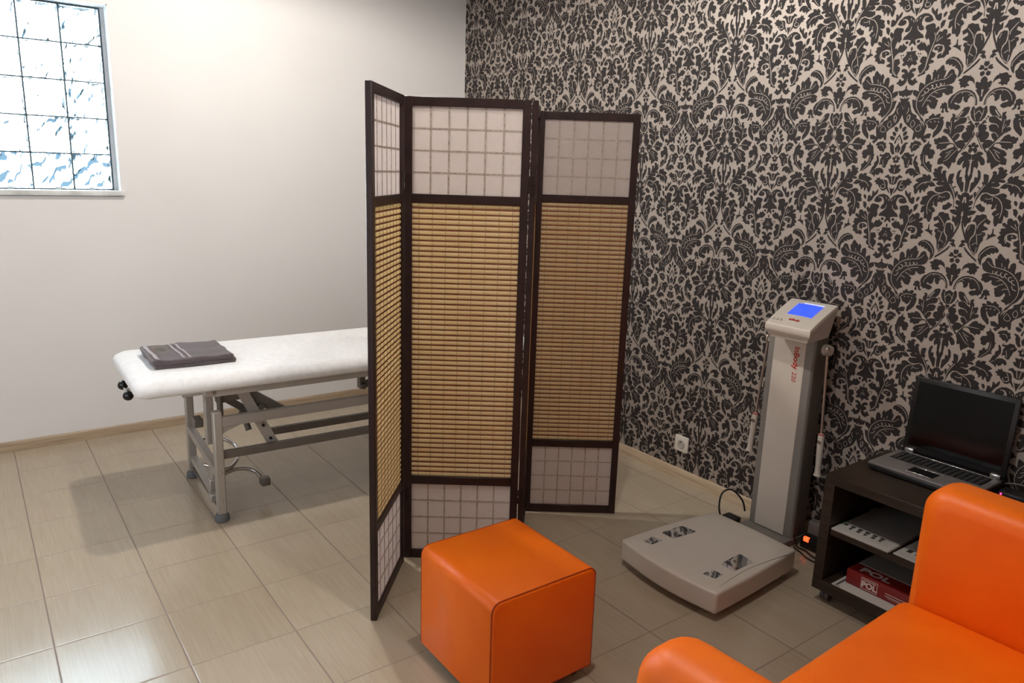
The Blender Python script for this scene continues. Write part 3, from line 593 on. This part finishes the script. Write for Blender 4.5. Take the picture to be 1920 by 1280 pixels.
for x in (OX0+.045, OX1-.045):
    for y in (OY0+.045, OY1-.045): build('foot', MB().lathe([(.020, 0), (.022, .003), (.022, .024)], (x, y, 0), (0, 0, 1), 16), M['black'], ott)

# ------------------------------------------------------------------ orange two-seat armchair seen from behind
sofa = thing('armchair', 'wide orange faux leather armchair seen from behind, in front of the shelf cart', 'armchair', (-1.4, -4.0, 0))
SA = math.radians(1.5); se = Vector((math.cos(SA), math.sin(SA), 0)); sb = Vector((math.sin(SA), -math.cos(SA), 0)); SO = Vector((-.900, -3.698, 0))
S = lambda p: SO + se*p[0] + sb*p[1] + Vector((0, 0, p[2]))      # x: across (0 at the right arm's inner face), y: towards the back, z
SD = .70
def arm(x0, x1, name, rise, b0, zt):
    # side profile (depth, height) with a round front-top corner and a gently rising top; rounded cross-section
    def prof(ins):
        r = .066-ins*.4; z1 = zt-ins; out = [(ins, .09+ins*.2), (ins, z1-r)]
        for k in range(1, 9):
            a = PI-PI/2*k/8; out.append((ins+r+r*math.cos(a), z1-r+r*math.sin(a)))
        for k in range(1, 8):
            b = ins+r+(SD-2*ins-r)*k/7; out.append((b, z1+rise*(b-r-ins)))
        out.append((SD-ins, .09+ins*.2)); return out
    m = MB(); cols = []; r = .055; K = 7
    for k in range(K): a = PI/2*k/(K-1); cols.append((x0+r-r*math.cos(a), r-r*math.sin(a)))
    for k in range(K): a = PI/2*(1-k/(K-1)); cols.append((x1-r+r*math.cos(a), r-r*math.sin(a)))
    n = None; vs = []
    for x, ins in cols:
        pr = prof(ins*.9); n = len(pr); vs += [S((x, b+b0, z)) for b, z in pr]
    c = len(cols)
    m.add(vs, [(i*n+k, i*n+(k+1) % n, (i+1)*n+(k+1) % n, (i+1)*n+k) for i in range(c-1) for k in range(n)]+[tuple(range(n-1, -1, -1)), tuple((c-1)*n+k for k in range(n))])
    return build(name, m, M['orange'], sofa, smooth=60)
arm(0.0, .165, 'arm', -.03, 0, .750); arm(-1.168, -1.025, 'arm', .02, .05, .774)
def crown(p):
    u = min(1, max(0, -p.x/1.03)); v = min(1, max(0, p.y/.56)); up = (p.z-.36)/.06
    return S((p.x, p.y, p.z + (.016*math.sin(PI*u)**.5*math.sin(PI*min(1, v*1.0+.001))**.5 if p.z > .38 else 0)))
build('seat', MB().rbox(-1.032, .002, -.004, .58, .20, .425, .035, 4, 0, crown, cuts=10), M['orange'], sofa, smooth=60)
build('seat_base', MB().rbox(-1.03, 0, .02, .62, .09, .22, .01, 2, 0, S), M['orange'], sofa)
build('backrest', MB().rbox(-1.03, .0, .50, .70, .12, .86, .07, 5, 0, lambda p: S((p.x, p.y+(.10*(p.z-.42) if p.z > .42 else 0), p.z))), M['orange'], sofa, smooth=60)
for x in (-1.12, .09):
    for y in (.07, .62): build('leg', MB().lathe([(.018, 0), (.024, .10)], S((x, y, 0)), (0, 0, 1), 14), M['black'], sofa)

# ------------------------------------------------------------------ body composition scale
M['scale_white'] = mat('warm_white_scale_plastic', '#c9c0b5', .36, var=.02)
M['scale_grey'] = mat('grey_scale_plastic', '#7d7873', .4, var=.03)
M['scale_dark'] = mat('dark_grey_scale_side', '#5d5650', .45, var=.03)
M['electrode'] = mat('mirror_steel_electrode', '#d0d0d2', .04, metal=1, var=.01)
M['satin'] = mat('satin_steel_rod', '#b8a89c', .35, metal=.8, var=.02)
M['red_print'] = mat('red_lettering', '#b5342a', .5)
M['grey_print'] = mat('grey_lettering', '#8b8580', .5)
M['lcd'] = mat('blue_lcd', '#1c34d8', .25, emit='#2f52ff', estr=1.25)
M['lcd_text'] = mat('pale_lcd_text', '#a9b8ff', .4, emit='#b9c6ff', estr=1.1)
sc_ = thing('body_composition_scale', 'white upright body composition scale with blue screen by the patterned wall', 'body scale', (-.45, -2.85, 0))
PX0, PX1, PY0, PY1 = -.888, -.363, -3.074, -2.634
m = MB()
def plat(p):
    # front edge and sides bow outwards a little, the top is slightly crowned
    u = (p.y-PY0)/(PY1-PY0); v = (p.x-PX0)/(PX1-PX0); x, y, z = p
    if v < .5: x -= .028*math.sin(PI*min(1, max(0, u)))*(1-2*v)
    y += (.012 if u > .5 else -.006)*math.sin(PI*min(1, max(0, v)))*abs(2*u-1)
    y += (u-.5)*(.034*(1-v)-.040*v)
    if z > .09: z += .004*math.sin(PI*min(1, max(0, u)))
    return (x, y, z)
m.rbox(PX0, PX1, PY0, PY1, .030, .113, .009, 3, 0, plat, cuts=10)
m.box(PX1-.10, PX1-.006, PY0+.034, PY0+.06, .004, .035)
po = build('platform', m, M['scale_white'], sc_, smooth=50)
build('platform_underside', MB().box(PX0+.05, PX1-.03, PY0+.04, PY1-.04, .018, .034), M['black'], po, smooth=0)
def topz(x, y): return .113+.004*math.sin(PI*(y-PY0)/(PY1-PY0))
m = MB(); m.tube([(PX0+.045, PY0+.010, topz(0, PY0+.01)), (PX0+.25, PY0+.030, topz(0, PY0+.03)), (PX1-.02, PY0+.010, topz(0, PY0+.01))], .0012, 6, smooth=8); build('trim_groove', m, M['scale_grey'], po)
for q in ([(-.8307, -2.6772), (-.7683, -2.6697), (-.7604, -2.7169), (-.8208, -2.7195)], [(-.7129, -2.6672), (-.5945, -2.6702), (-.5843, -2.7436), (-.7138, -2.7309)],
          [(-.8283, -2.9754), (-.7742, -2.9702), (-.7663, -3.0199), (-.8152, -3.0231)], [(-.717, -2.9659), (-.5856, -2.9552), (-.5951, -3.0258), (-.7141, -3.027)]):
    c = Vector((sum(p[0] for p in q)/4, sum(p[1] for p in q)/4)); pts = []
    for i, p in enumerate(q):
        a, b, cc = Vector(q[i-1]), Vector(p), Vector(q[(i+1) % 4]); pts += [b+(a-b)*.12, b+(a-b)*.03+(cc-b)*.03, b+(cc-b)*.12]
    zt = max(topz(0, p.y) for p in pts)
    m = MB(); n = len(pts); m.prism([(p.x, p.y) for p in pts], lambda p: (p[0], p[1], .106), lambda p: (p[0], p[1], topz(0, p[1])+.0012)); build('foot_electrode', m, M['electrode'], po, smooth=0)
for x in (PX0+.05, PX1-.05):
    for y in (PY0+.05, PY1-.05):
        build('levelling_foot', MB().lathe([(.024, 0), (.026, .004), (.026, .012), (.012, .016), (.012, .034)], (x, y, 0), (0, 0, 1), 18), M['chrome'], po)
build('column_base', MB().rbox(PX1-.01, -.045, -2.905, -2.675, .0, .030, .004, 2), M['scale_grey'], sc_)
# column: white front strip, grey bevelled edges, darker sides
KY0, KY1, KX = -2.866, -2.716, -.156
m = MB(); cp = [(KX, KY1), (KX, KY0), (KX+.004, KY0-.028), (KX+.012, KY0-.034), (-.058, KY0-.034), (-.058, KY1+.034), (KX+.012, KY1+.034), (KX+.004, KY1+.028)]
m.prism(cp, lambda p: (p[0], p[1], .028), lambda p: (p[0]-.0, p[1], .915))
co = build('column', m, M['scale_grey'], sc_, smooth=0)
build('front_strip', MB().rbox(KX-.003, KX+.01, KY0+.001, KY1-.001, .034, .915, .002, 1), M['scale_white'], co)
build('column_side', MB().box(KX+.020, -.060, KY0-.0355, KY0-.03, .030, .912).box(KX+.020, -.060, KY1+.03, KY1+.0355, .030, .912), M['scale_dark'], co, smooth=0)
# head
def hp(u, v, t):   # u 0..1 left->right, v 0..1 front->back, t height above the tilted face
    x = -.272+v*.225; yl = -2.744+v*.040; yr = -2.944+v*.030; z = .9715+v*.066
    return (x, yl+(yr-yl)*u, z+t-.010*(1-v)**3)
m = MB(); nu, nv = 8, 8; G = lambda i, j: (hp(i/nu, j/nv, .004*math.sin(PI*i/nu)*math.sin(PI*j/nv)))
top = [G(i, j) for j in range(nv+1) for i in range(nu+1)]
m.add(top, [(j*(nu+1)+i, j*(nu+1)+i+1, (j+1)*(nu+1)+i+1, (j+1)*(nu+1)+i) for j in range(nv) for i in range(nu)])
def ring(d, f, drop):
    out = []
    idx = [(i, 0) for i in range(nu)]+[(nu, j) for j in range(nv)]+[(i, nv) for i in range(nu, 0, -1)]+[(0, j) for j in range(nv, 0, -1)]
    for i, j in idx:
        x, y, z = hp(i/nu, j/nv, .004*math.sin(PI*i/nu)*math.sin(PI*j/nv)); cx, cyy = -.155, -2.83
        out.append((cx+(x-cx)*f, cyy+(y-cyy)*f, z-d if drop is None else drop(x, y, z)))
    return out
r0 = ring(0, 1, None); r1 = ring(.003, 1.018, None); r2 = ring(.022, 1.02, None); r3 = ring(.030, .99, None); r4 = ring(0, .90, lambda x, y, z: .922+(x+.27)*.1); r5 = ring(0, .84, lambda x, y, z: .905)
nr = len(r0)
m.add(r0+r1+r2+r3+r4+r5, [(a*nr+k, a*nr+(k+1) % nr, (a+1)*nr+(k+1) % nr, (a+1)*nr+k) for a in range(5) for k in range(nr)]+[tuple(5*nr+k for k in range(nr))])
head = build('display_head', m, M['scale_white'], sc_, smooth=45)
HU = lambda u, v, t: hp(u, v, t+.004*math.sin(PI*u)*math.sin(PI*v))
m = MB(); q = [(.17, .37), (.83, .37), (.83, .80), (.17, .80)]; q = [(.26, .36), (.80, .36), (.80, .82), (.26, .82)]
gv = [HU(q[0][0]+(q[1][0]-q[0][0])*i/6, q[0][1]+(q[2][1]-q[0][1])*j/6, .0012) for j in range(7) for i in range(7)]
m.add(gv, [(j*7+i, j*7+i+1, (j+1)*7+i+1, (j+1)*7+i) for j in range(6) for i in range(6)]); lcd = build('screen', m, M['lcd'], head, smooth=60, fix=False)
m = MB()
m.add([HU(.36, .85, .0015), HU(.80, .85, .0015), HU(.80, .875, .0015), HU(.36, .875, .0015)], [(0, 1, 2, 3)])
build('bright_strip', m, M['lcd_text'], lcd, smooth=0, fix=False)
build('red_logo', text_mesh('InBody', .017, lambda p: HU(.52+p.x/.205, .20+p.y/.225, .0014+p.z), offset=.0006), M['red_print'], head, smooth=0)
m = MB()
for k in range(3):
    u = .07+.085*k
    for dv, w in ((.12, .05), (.155, .035)): m.add([HU(u, dv, .0013), HU(u+w, dv, .0013), HU(u+w, dv+.018, .0013), HU(u, dv+.018, .0013)], [(0, 1, 2, 3)])
build('key_symbols', m, M['grey_print'], head, smooth=0, fix=False)
# lettering reading downwards on the front strip: text x runs down, text y points to the left as seen (towards +y ... wall side)
build('lettering', text_mesh('InBody', .034, lambda p: (KX-.0036-p.z, -2.827-p.y, .862-p.x), offset=.0009, align='LEFT'), M['red_print'], co, smooth=0)
build('lettering', text_mesh('220', .028, lambda p: (KX-.0036-p.z, -2.825-p.y, .755-p.x), shear=.1, align='LEFT'), M['red_print'], co, smooth=0)
# hand electrodes on rods
def hand(yp, y1, y2, sgn):
    m = MB(); ya = KY1+.035 if sgn > 0 else KY0-.035
    m.lathe([(.022, 0), (.024, .006), (.024, .018), (.020, .022), (.020, .034), (.012, .036)], (-.085, ya-.002*sgn, .857), (0, sgn, 0), 24)
    hk = build('rod_holder', m, M['scale_white'], sc_)
    a = Vector((-.113, yp, .845)); b = Vector((-.100, y1, .507)); c = Vector((-.100, y2, .33)); d = (c-b).normalized()
    m = MB(); m.tube([a+Vector((.012*math.cos(t), 0, .014+.018*math.sin(t))) for t in [2*PI*k/14 for k in range(14)]], .004, 8, closed=True); m.tube([a, b], [.0055, .0055], 10)
    rod = build('rod', m, M['satin'], sc_)
    m = MB(); m.lathe([(.008, -.004), (.0125, .0), (.0135, .01), (.0135, .06), (.0125, .11), (.0115, .14), (.0125, .165), (.017, .178), (.010, .18)], b, d, 18)
    h = build('hand_grip', m, M['scale_white'], rod)
    m = MB(); m.lathe([(.0128, 0), (.0128, .004)], b-d*.003, d, 18); build('red_ring', m, M['red_print'], h)
    m = MB(); m.lathe([(.0095, 0), (.008, .0025), (.001, .003)], b+d*.032+Vector((-.0115, 0, 0)), (-1, 0, -.05), 16); build('thumb_electrode', m, M['chrome'], h)
hand(-2.655, -2.624, -2.613, 1); hand(-2.934, -2.9455, -2.951, -1)

# ------------------------------------------------------------------ wall socket
so = thing('wall_socket', 'white square wall socket on the patterned wall above the skirting', 'socket', (0, -2.145, .19))
build('cover_plate', MB().rbox(-.011, -.0005, -2.188, -2.102, .148, .232, .004, 2), M['white_plastic'], so)
build('socket_well', MB().lathe([(.0215, 0), (.0215, -.001), (.019, -.0025), (.019, -.0005)][::-1], (-.0135, -2.145, .19), (1, 0, 0), 24), mat('shaded_white_plastic', '#b3aca2', .5), so)
m = MB()
for dy in (-.0095, .0095): m.lathe([(.0024, 0), (.0024, .001)], (-.0145, -2.145+dy, .188), (1, 0, 0), 10)
m.lathe([(.0024, 0), (.0024, .006)], (-.019, -2.145, .200), (1, 0, 0), 10); build('contacts', m, M['black'], so)
# ------------------------------------------------------------------ shelf cart
def cart_mat():
    t = NT('dark_oak_veneer'); t.link(t.ramp(t.noise(1.0, 5, .6, None, (6, 6, 90)), [(.3, '#241a14'), (.5, '#30241b'), (.7, '#3b2d22')]), t.b.inputs['Base Color']); t.b.inputs['Roughness'].default_value = .5; t.b.inputs['Specular IOR Level'].default_value = .35; return t.m
M['cart'] = cart_mat()
QX0, QX1, QY0, QY1 = -.462, -.016, -3.905, -3.190
cart = thing('shelf_cart', 'low dark brown open shelf cart on castors under the laptop', 'shelf cart', (-.24, -3.55, 0))
build('top_panel', MB().rbox(QX0, QX1, QY0, QY1, .470, .505, .0012, 1), M['cart'], cart)
for y0, y1 in ((QY1-.038, QY1), (QY0, QY0+.038)): build('side_panel', MB().rbox(QX0, QX1, y0, y1, .099, .4705, .0012, 1), M['cart'], cart)
build('bottom_panel', MB().rbox(QX0, QX1, QY0, QY1, .055, .100, .0012, 1), M['cart'], cart)
build('middle_shelf', MB().rbox(QX0+.005, QX1-.01, QY0+.042, QY1-.042, .281, .302, .001, 1), M['cart'], cart)
build('back_panel', MB().box(QX1-.012, QX1-.004, QY0+.043, QY1-.043, .10, .40), M['cart'], cart, smooth=0)
M['caster'] = mat('grey_castor_wheel', '#4e4a47', .4)
for x in (QX0+.05, QX1-.05):
    for y in (QY0+.06, QY1-.035):
        m = MB(); m.lathe([(.016, -.004), (.0195, 0), (.0195, .010), (.016, .014)], (x, y-.013, .0195), (0, 1, 0), 18); m.lathe([(.016, -.004), (.0195, 0), (.0195, .010), (.016, .014)], (x, y+.004, .0195), (0, 1, 0), 18)
        m.rbox(x-.012, x+.012, y-.004, y+.005, .02, .050, .002, 1); m.lathe([(.018, 0), (.018, .006)], (x, y, .049), (0, 0, 1), 14); build('castor', m, M['caster'], cart)

# ------------------------------------------------------------------ laptop
M['silver'] = mat('silver_grey_plastic', '#7a7472', .38, metal=.35, var=.03)
M['lap_black'] = mat('black_laptop_plastic', '#131112', .35, var=.05)
M['lap_screen'] = mat('black_glossy_screen', '#050506', .08, var=.02, spec=.25)
M['bright'] = mat('bright_silver_strip', '#cfccca', .2, metal=.9, var=.02)
M['keys'] = mat('black_keys', '#1b1919', .45)
lap = thing('laptop', 'open black and silver laptop with dark screen on the shelf cart', 'laptop', (-.16, -3.43, .505))
LX0, LX1, LY0, LY1, LZ = -.289, -.032, -3.604, -3.248, .505
m = MB(); m.rbox(LX0, LX1, LY0, LY1, LZ+.003, LZ+.024, .005, 2); build('lower_case', m, M['lap_black'], lap)
m = MB(); m.rbox(LX0-.001, LX1-.036, LY0-.001, LY1+.001, LZ+.022, LZ+.032, .003, 2); bs = build('palm_rest', m, M['silver'], lap)
build('hinge_deck', MB().rbox(LX1-.037, LX1, LY0, LY1, LZ+.022, LZ+.0315, .002, 1), M['lap_black'], lap)
build('silver_strip', MB().rbox(LX1-.045, LX1-.040, LY0+.028, LY1-.025, LZ+.031, LZ+.0345, .001, 1), M['bright'], lap)
kx0, kx1, ky0, ky1 = LX0+.108, LX1-.048, LY0+.022, LY1-.022
kb = build('keyboard', MB().box(kx0, kx1, ky0, ky1, LZ+.0315, LZ+.0326), M['lap_black'], lap, smooth=0)
m = MB(); rows = 6; rw = (kx1-kx0-.004)/rows
for r_ in range(rows):
    n = 15; y = ky1-.003; kwid = (ky1-ky0-.006)/n
    for c in range(n):
        if r_ == 0 and 4 <= c <= 8:
            if c > 4: continue
            wd = kwid*5
        else: wd = kwid
        yy = ky1-.003-c*kwid
        m.rbox(kx0+.002+r_*rw+.0012, kx0+.002+(r_+1)*rw-.0012, yy-wd+.0012, yy-.0012, LZ+.0322, LZ+.0352, .0012, 1)
build('keys', m, M['keys'], kb)
tp = build('touchpad', MB().box(LX0+.028, LX0+.088, -3.462, -3.372, LZ+.0315, LZ+.0325), M['lap_black'], lap, smooth=0)
build('button_strip', MB().rbox(LX0+.024, LX0+.028, -3.455, -3.372, LZ+.0315, LZ+.0337, .0008, 1), M['bright'], tp); build('button_strip', MB().rbox(LX0+.088, LX0+.092, -3.470, -3.375, LZ+.0315, LZ+.0337, .0008, 1), M['bright'], tp)
build('badge', MB().rbox(LX0+.045, LX0+.062, -3.580, -3.555, LZ+.0315, LZ+.0326, .0004, 1), M['bright'], lap)
def LD(p): # lid: x thickness, y along, z up the lid
    a = math.radians(4.5); return (LX1-.014 + p.x*math.cos(a)+p.z*math.sin(a), p.y, LZ+.033+p.z*math.cos(a)-p.x*math.sin(a))
lid = build('lid', MB().rbox(0, .014, LY0, LY1, 0, .285, .004, 2, 0, LD), M['lap_black'], lap)
build('screen', MB().box(-.0008, .001, LY0+.017, LY1-.017, .022, .268, 0, LD), M['lap_screen'], lid, smooth=0)
for y0 in (LY1-.045, LY0+.012): build('hinge', MB().rbox(-.008, .006, y0-.0, y0+.033, -.003, .010, .003, 2, 0, LD), M['bright'], lap)
# small things on and around the cart
st = MB(); st.tube([(-.135, -3.192, .511), (-.205, -3.236, .511)], [.0055, .0055], 10); st.lathe([(.0035, 0), (.0035, .02), (.001, .026)], (-.135, -3.192, .511), (.85, .53, 0), 10)
tag(build('pen', st, M['black']), 'black pen lying on the cart beside the left edge of the laptop', 'pen')
ad = thing('charger_brick', 'black charger brick with a small magenta light beside the laptop', 'charger', (-.10, -3.66, .505))
build('case', MB().rbox(-.140, -.075, -3.715, -3.622, .505, .527, .005, 2), M['black'], ad)
build('indicator_light', MB().lathe([(.0035, 0), (.0028, .0015), (.001, .002)], (-.1405, -3.632, .518), (-1, .3, .2), 12), mat('magenta_indicator', '#ff2a7a', .3, emit='#ff2a6a', estr=6), ad)
cb = MB(); cb.tube([(-.035, -3.604, .520), (-.03, -3.63, .527), (-.045, -3.68, .535), (-.07, -3.74, .522), (-.09, -3.80, .509)], .0032, 10, smooth=8)
tag(build('laptop_cable', cb, mat('dark_grey_cable', '#57504b', .5)), 'grey cable curving away from the right side of the laptop', 'cable')

# papers: sheets on the middle shelf
M['sheet'] = mat('printed_white_paper', '#c9c4bd', .75, var=.02)
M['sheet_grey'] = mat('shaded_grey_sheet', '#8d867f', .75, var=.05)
M['ink'] = mat('black_print', '#3a3532', .8)
M['ink_grey'] = mat('grey_print_lines', '#9a948d', .8)
def sheets(name, label, O, ang, w, h, n, mats, prints, dx=.004, group=None, th=.0012):
    t = thing(name, label, 'papers', O, group); a = math.radians(ang); ex = Vector((math.cos(a), math.sin(a), 0)); ey = Vector((-math.sin(a), math.cos(a), 0)); O = Vector(O)
    for k in range(n):
        o = O + ex*random.uniform(-dx, dx)+ey*random.uniform(-dx, dx)
        F = lambda p: o+ex*p[0]+ey*p[1]+Vector((0, 0, p[2]))
        m = MB(); m.box(0, w, 0, h, k*th, k*th+th*.8, 0, F); s = build('sheet', m, M['sheet'], t, smooth=0)
    zt = n*th-.0001
    if prints:
        for nm, mt, rects in prints:
            m = MB()
            for x0, x1, y0, y1 in rects: m.add([F((x0, y0, zt)), F((x1, y0, zt)), F((x1, y1, zt)), F((x0, y1, zt))], [(0, 1, 2, 3)])
            build(nm, m, M[mt], s, smooth=0, fix=False)
    return t
# x runs from the shelf front to the back, y to the left
pics = [(.055, .08, .183-.027*k, .198-.027*k) for k in range(6)]
pics2 = [(.036, .052, .181-.027*k+.003*(k % 2), .194-.027*k) for k in range(1, 6)]
lines = [(.10+.012*k, .103+.012*k, .02+.03*(k % 3), .19) for k in range(9)]+[(.02+.008*k, .0215+.008*k, .02, .075-.02*(k % 2)) for k in range(7)]
sheets('paper_stack', 'stack of printed sheets with a row of small dark pictures on the middle shelf', (-.452, -3.440, .3025), .5, .297, .205, 6, None, [('pictures', 'ink', pics+pics2), ('text_lines', 'ink_grey', lines)], group='printed sheets on the middle shelf')
sheets('paper_stack', 'thin pile of printed sheets right of the picture sheets, half behind the orange armchair', (-.450, -3.660, .3025), -1, .297, .205, 3, None, [('pictures', 'ink', [(.05, .075, .17-.03*k, .187-.03*k) for k in range(3)]), ('text_lines', 'ink_grey', [(.015+.009*k, .0165+.009*k, .03, .19) for k in range(3)]+lines)], group='printed sheets on the middle shelf')
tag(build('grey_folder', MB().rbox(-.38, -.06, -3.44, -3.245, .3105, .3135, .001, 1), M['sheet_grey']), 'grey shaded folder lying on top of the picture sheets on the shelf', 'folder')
gf = MB(); gf.rbox(-.36, -.10, -3.2375, -3.2345, .3025, .3045, .0005, 1); 
tag(build('paper_tab', MB().rbox(-.40, -.20, -3.2395, -3.2345, .3025, .311, .001, 1), mat('green_card', '#2c6a3a', .6)), 'green card edge beside the sheets at the left shelf wall', 'card')
# sheets under the box on the bottom panel
sheets('paper_sheet', 'white sheet lying under the red paper box on the bottom shelf', (-.457, -3.555, .1003), 0.5, .297, .29, 1, None, [('border', 'ink', [(.006, .010, .262, .283), (.012, .29, .272, .279)])])
# ream of copy paper
M['red_box'] = mat('red_cardboard', '#7d1b18', .45, var=.05); M['box_white'] = mat('white_box_print', '#d8cdc6', .5)
BX0, BX1, BY0, BY1, BZ0, BZ1 = -.405, -.195, -3.585, -3.285, .1018, .157
bo = thing('paper_box', 'red box of copy paper with white lettering on the bottom shelf', 'paper box', ((BX0+BX1)/2, -3.43, BZ0))
bb = build('box', MB().rbox(BX0, BX1, BY0, BY1, BZ0, BZ1, .003, 2), M['red_box'], bo)
m = MB(); yc, zc, hw, hh = -3.372, .129, .030, .021
for a, b, c, d in ((-hw, hw, hh-.002, hh), (-hw, hw, -hh, -hh+.002), (-hw, -hw+.002, -hh, hh), (hw-.002, hw, -hh, hh), (-hw+.006, hw-.006, hh-.009, hh-.006)):
    m.add([(BX0-.0005, yc+a, zc+c), (BX0-.0005, yc+b, zc+c), (BX0-.0005, yc+b, zc+d), (BX0-.0005, yc+a, zc+d)], [(0, 1, 2, 3)])
for k in range(2): m.add([(BX0-.0005, -3.43-.075*(1-.2*k), .128-.009*k), (BX0-.0005, -3.43, .128-.009*k), (BX0-.0005, -3.43, .1305-.009*k), (BX0-.0005, -3.43-.075*(1-.2*k), .1305-.009*k)], [(0, 1, 2, 3)])
m.add([(BX0-.0005, BY0+.02, .114), (BX0-.0005, -3.44, .114), (BX0-.0005, -3.44, .1152), (BX0-.0005, BY0+.02, .1152)], [(0, 1, 2, 3)])
build('printed_frame', m, M['box_white'], bb, smooth=0, fix=False)
build('lettering', text_mesh('POL', .030, lambda p: (BX0-.0007-p.z, yc-p.x, zc-.004+p.y), offset=.0012), M['box_white'], bb, smooth=0)
build('lettering', text_mesh('POL', .060, lambda p: (BX0+.038+p.y*.8, -3.372-p.x, BZ1+.0006+p.z), offset=.002), M['box_white'], bb, smooth=0)
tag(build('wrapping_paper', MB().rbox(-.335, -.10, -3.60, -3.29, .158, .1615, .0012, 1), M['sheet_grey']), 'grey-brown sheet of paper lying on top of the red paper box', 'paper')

# ------------------------------------------------------------------ cables and power strip by the wall
ps = thing('power_strip', 'black power strip with a glowing orange switch beside the scale column', 'power strip', (-.09, -3.03, 0))
build('case', MB().rbox(-.125, -.070, -3.165, -2.925, .0, .052, .006, 2), M['black'], ps)
build('switch', MB().rbox(-.1275, -.113, -2.965, -2.94, .034, .054, .003, 2), mat('glowing_orange_switch', '#ff5a30', .3, emit='#ff4a22', estr=3.0), ps)
tag(build('adapter', MB().rbox(-.062, -.016, -3.10, -2.915, .0, .10, .008, 3), mat('grey_plastic_adapter', '#6d6661', .5)), 'grey plastic adapter box behind the black power strip', 'adapter')
m = MB(); m.tube([(-.14, -3.165, .006), (-.155, -3.12, .006), (-.17, -3.03, .006), (-.150, -2.97, .008), (-.150, -2.93, .010), (-.152, -2.915, .05), (-.148, -2.915, .09)], .0035, 8, smooth=8)
tag(build('power_cable', m, M['black']), 'black cable looping in front of the power strip with the orange switch', 'cable', 'black cables on the floor by the wall')
m = MB(); m.tube([(-.16, -3.17, .006), (-.19, -3.10, .006), (-.20, -3.02, .006), (-.175, -2.96, .006), (-.165, -2.93, .006), (-.155, -2.915, .02)], .003, 8, smooth=8)
tag(build('power_cable', m, M['black']), 'second black cable lying on the tiles beside the shelf cart', 'cable', 'black cables on the floor by the wall')
pl = thing('mains_plug', 'black plug block with a cable loop behind the scale platform', 'plug', (-.2, -2.62, 0))
build('plug_body', MB().rbox(-.245, -.185, -2.668, -2.600, .0, .045, .006, 2).rbox(-.31, -.245, -2.655, -2.610, .0, .03, .006, 2), M['black'], pl)
m = MB(); m.tube([(-.27, -2.63, .03), (-.275, -2.61, .09), (-.25, -2.60, .15), (-.21, -2.62, .165), (-.175, -2.655, .12), (-.165, -2.668, .07)], .0042, 8, smooth=8); build('cable', m, M['black'], pl)

# ------------------------------------------------------------------ light
def spot(x, y, watts, col, size=3.05, blend=.28, rad=.045):
    l = bpy.data.lights.new('ceiling_spot', 'SPOT'); l.energy = watts; l.color = col; l.spot_size = size; l.spot_blend = blend; l.shadow_soft_size = rad
    o = bpy.data.objects.new('ceiling_spot', l); COL.objects.link(o); o.location = (x, y, CEIL-.06); return o
WARM = (1.0, .955, .885)
spot(-1.68, -1.40, 100, WARM); spot(-1.72, -3.15, 60, WARM); spot(-1.72, -4.75, 2, WARM)
sky = bpy.data.lights.new('daylight', 'AREA'); sky.shape = 'RECTANGLE'; sky.size = 1.5; sky.size_y = 1.5; sky.energy = 230; sky.color = (.80, .92, 1.0)
so_ = bpy.data.objects.new('daylight', sky); COL.objects.link(so_); so_.location = (-2.65, .95, 2.05); so_.rotation_euler = (math.radians(-75), 0, 0)
sd = bpy.data.lights.new('left_wall_fill', 'AREA'); sd.shape = 'RECTANGLE'; sd.size = 2.2; sd.size_y = 1.7; sd.energy = 23; sd.color = (.86, .93, 1.0)  # added fill lamp inside the room, angled to brighten the left wall
sd_ = bpy.data.objects.new('left_wall_fill', sd); COL.objects.link(sd_); sd_.location = (FX0+.75, -2.3, 1.45); sd_.rotation_euler = (math.radians(90), 0, math.radians(-48))
w = bpy.data.worlds.new('daylight_sky'); bpy.context.scene.world = w; w.use_nodes = True
nt = w.node_tree; bg = nt.nodes['Background']; tc = nt.nodes.new('ShaderNodeTexCoord'); sp_n = nt.nodes.new('ShaderNodeSeparateXYZ'); rp = nt.nodes.new('ShaderNodeValToRGB')
nt.links.new(tc.outputs['Generated'], sp_n.inputs[0]); nt.links.new(sp_n.outputs['Z'], rp.inputs['Fac'])
e = rp.color_ramp.elements; e[0].position = 0; e[0].color = (.12, .2, .27, 1); e[1].position = .12; e[1].color = (.2, .29, .33, 1)
nt.links.new(rp.outputs['Color'], bg.inputs['Color']); bg.inputs['Strength'].default_value = 3.0
sc = bpy.context.scene; sc.view_settings.view_transform = 'Standard'; sc.view_settings.look = 'None'; sc.view_settings.exposure = 0; sc.view_settings.gamma = 1
sc.cycles.max_bounces = 12; sc.cycles.diffuse_bounces = 4; sc.cycles.glossy_bounces = 4; sc.cycles.transmission_bounces = 12; sc.cycles.sample_clamp_indirect = 12
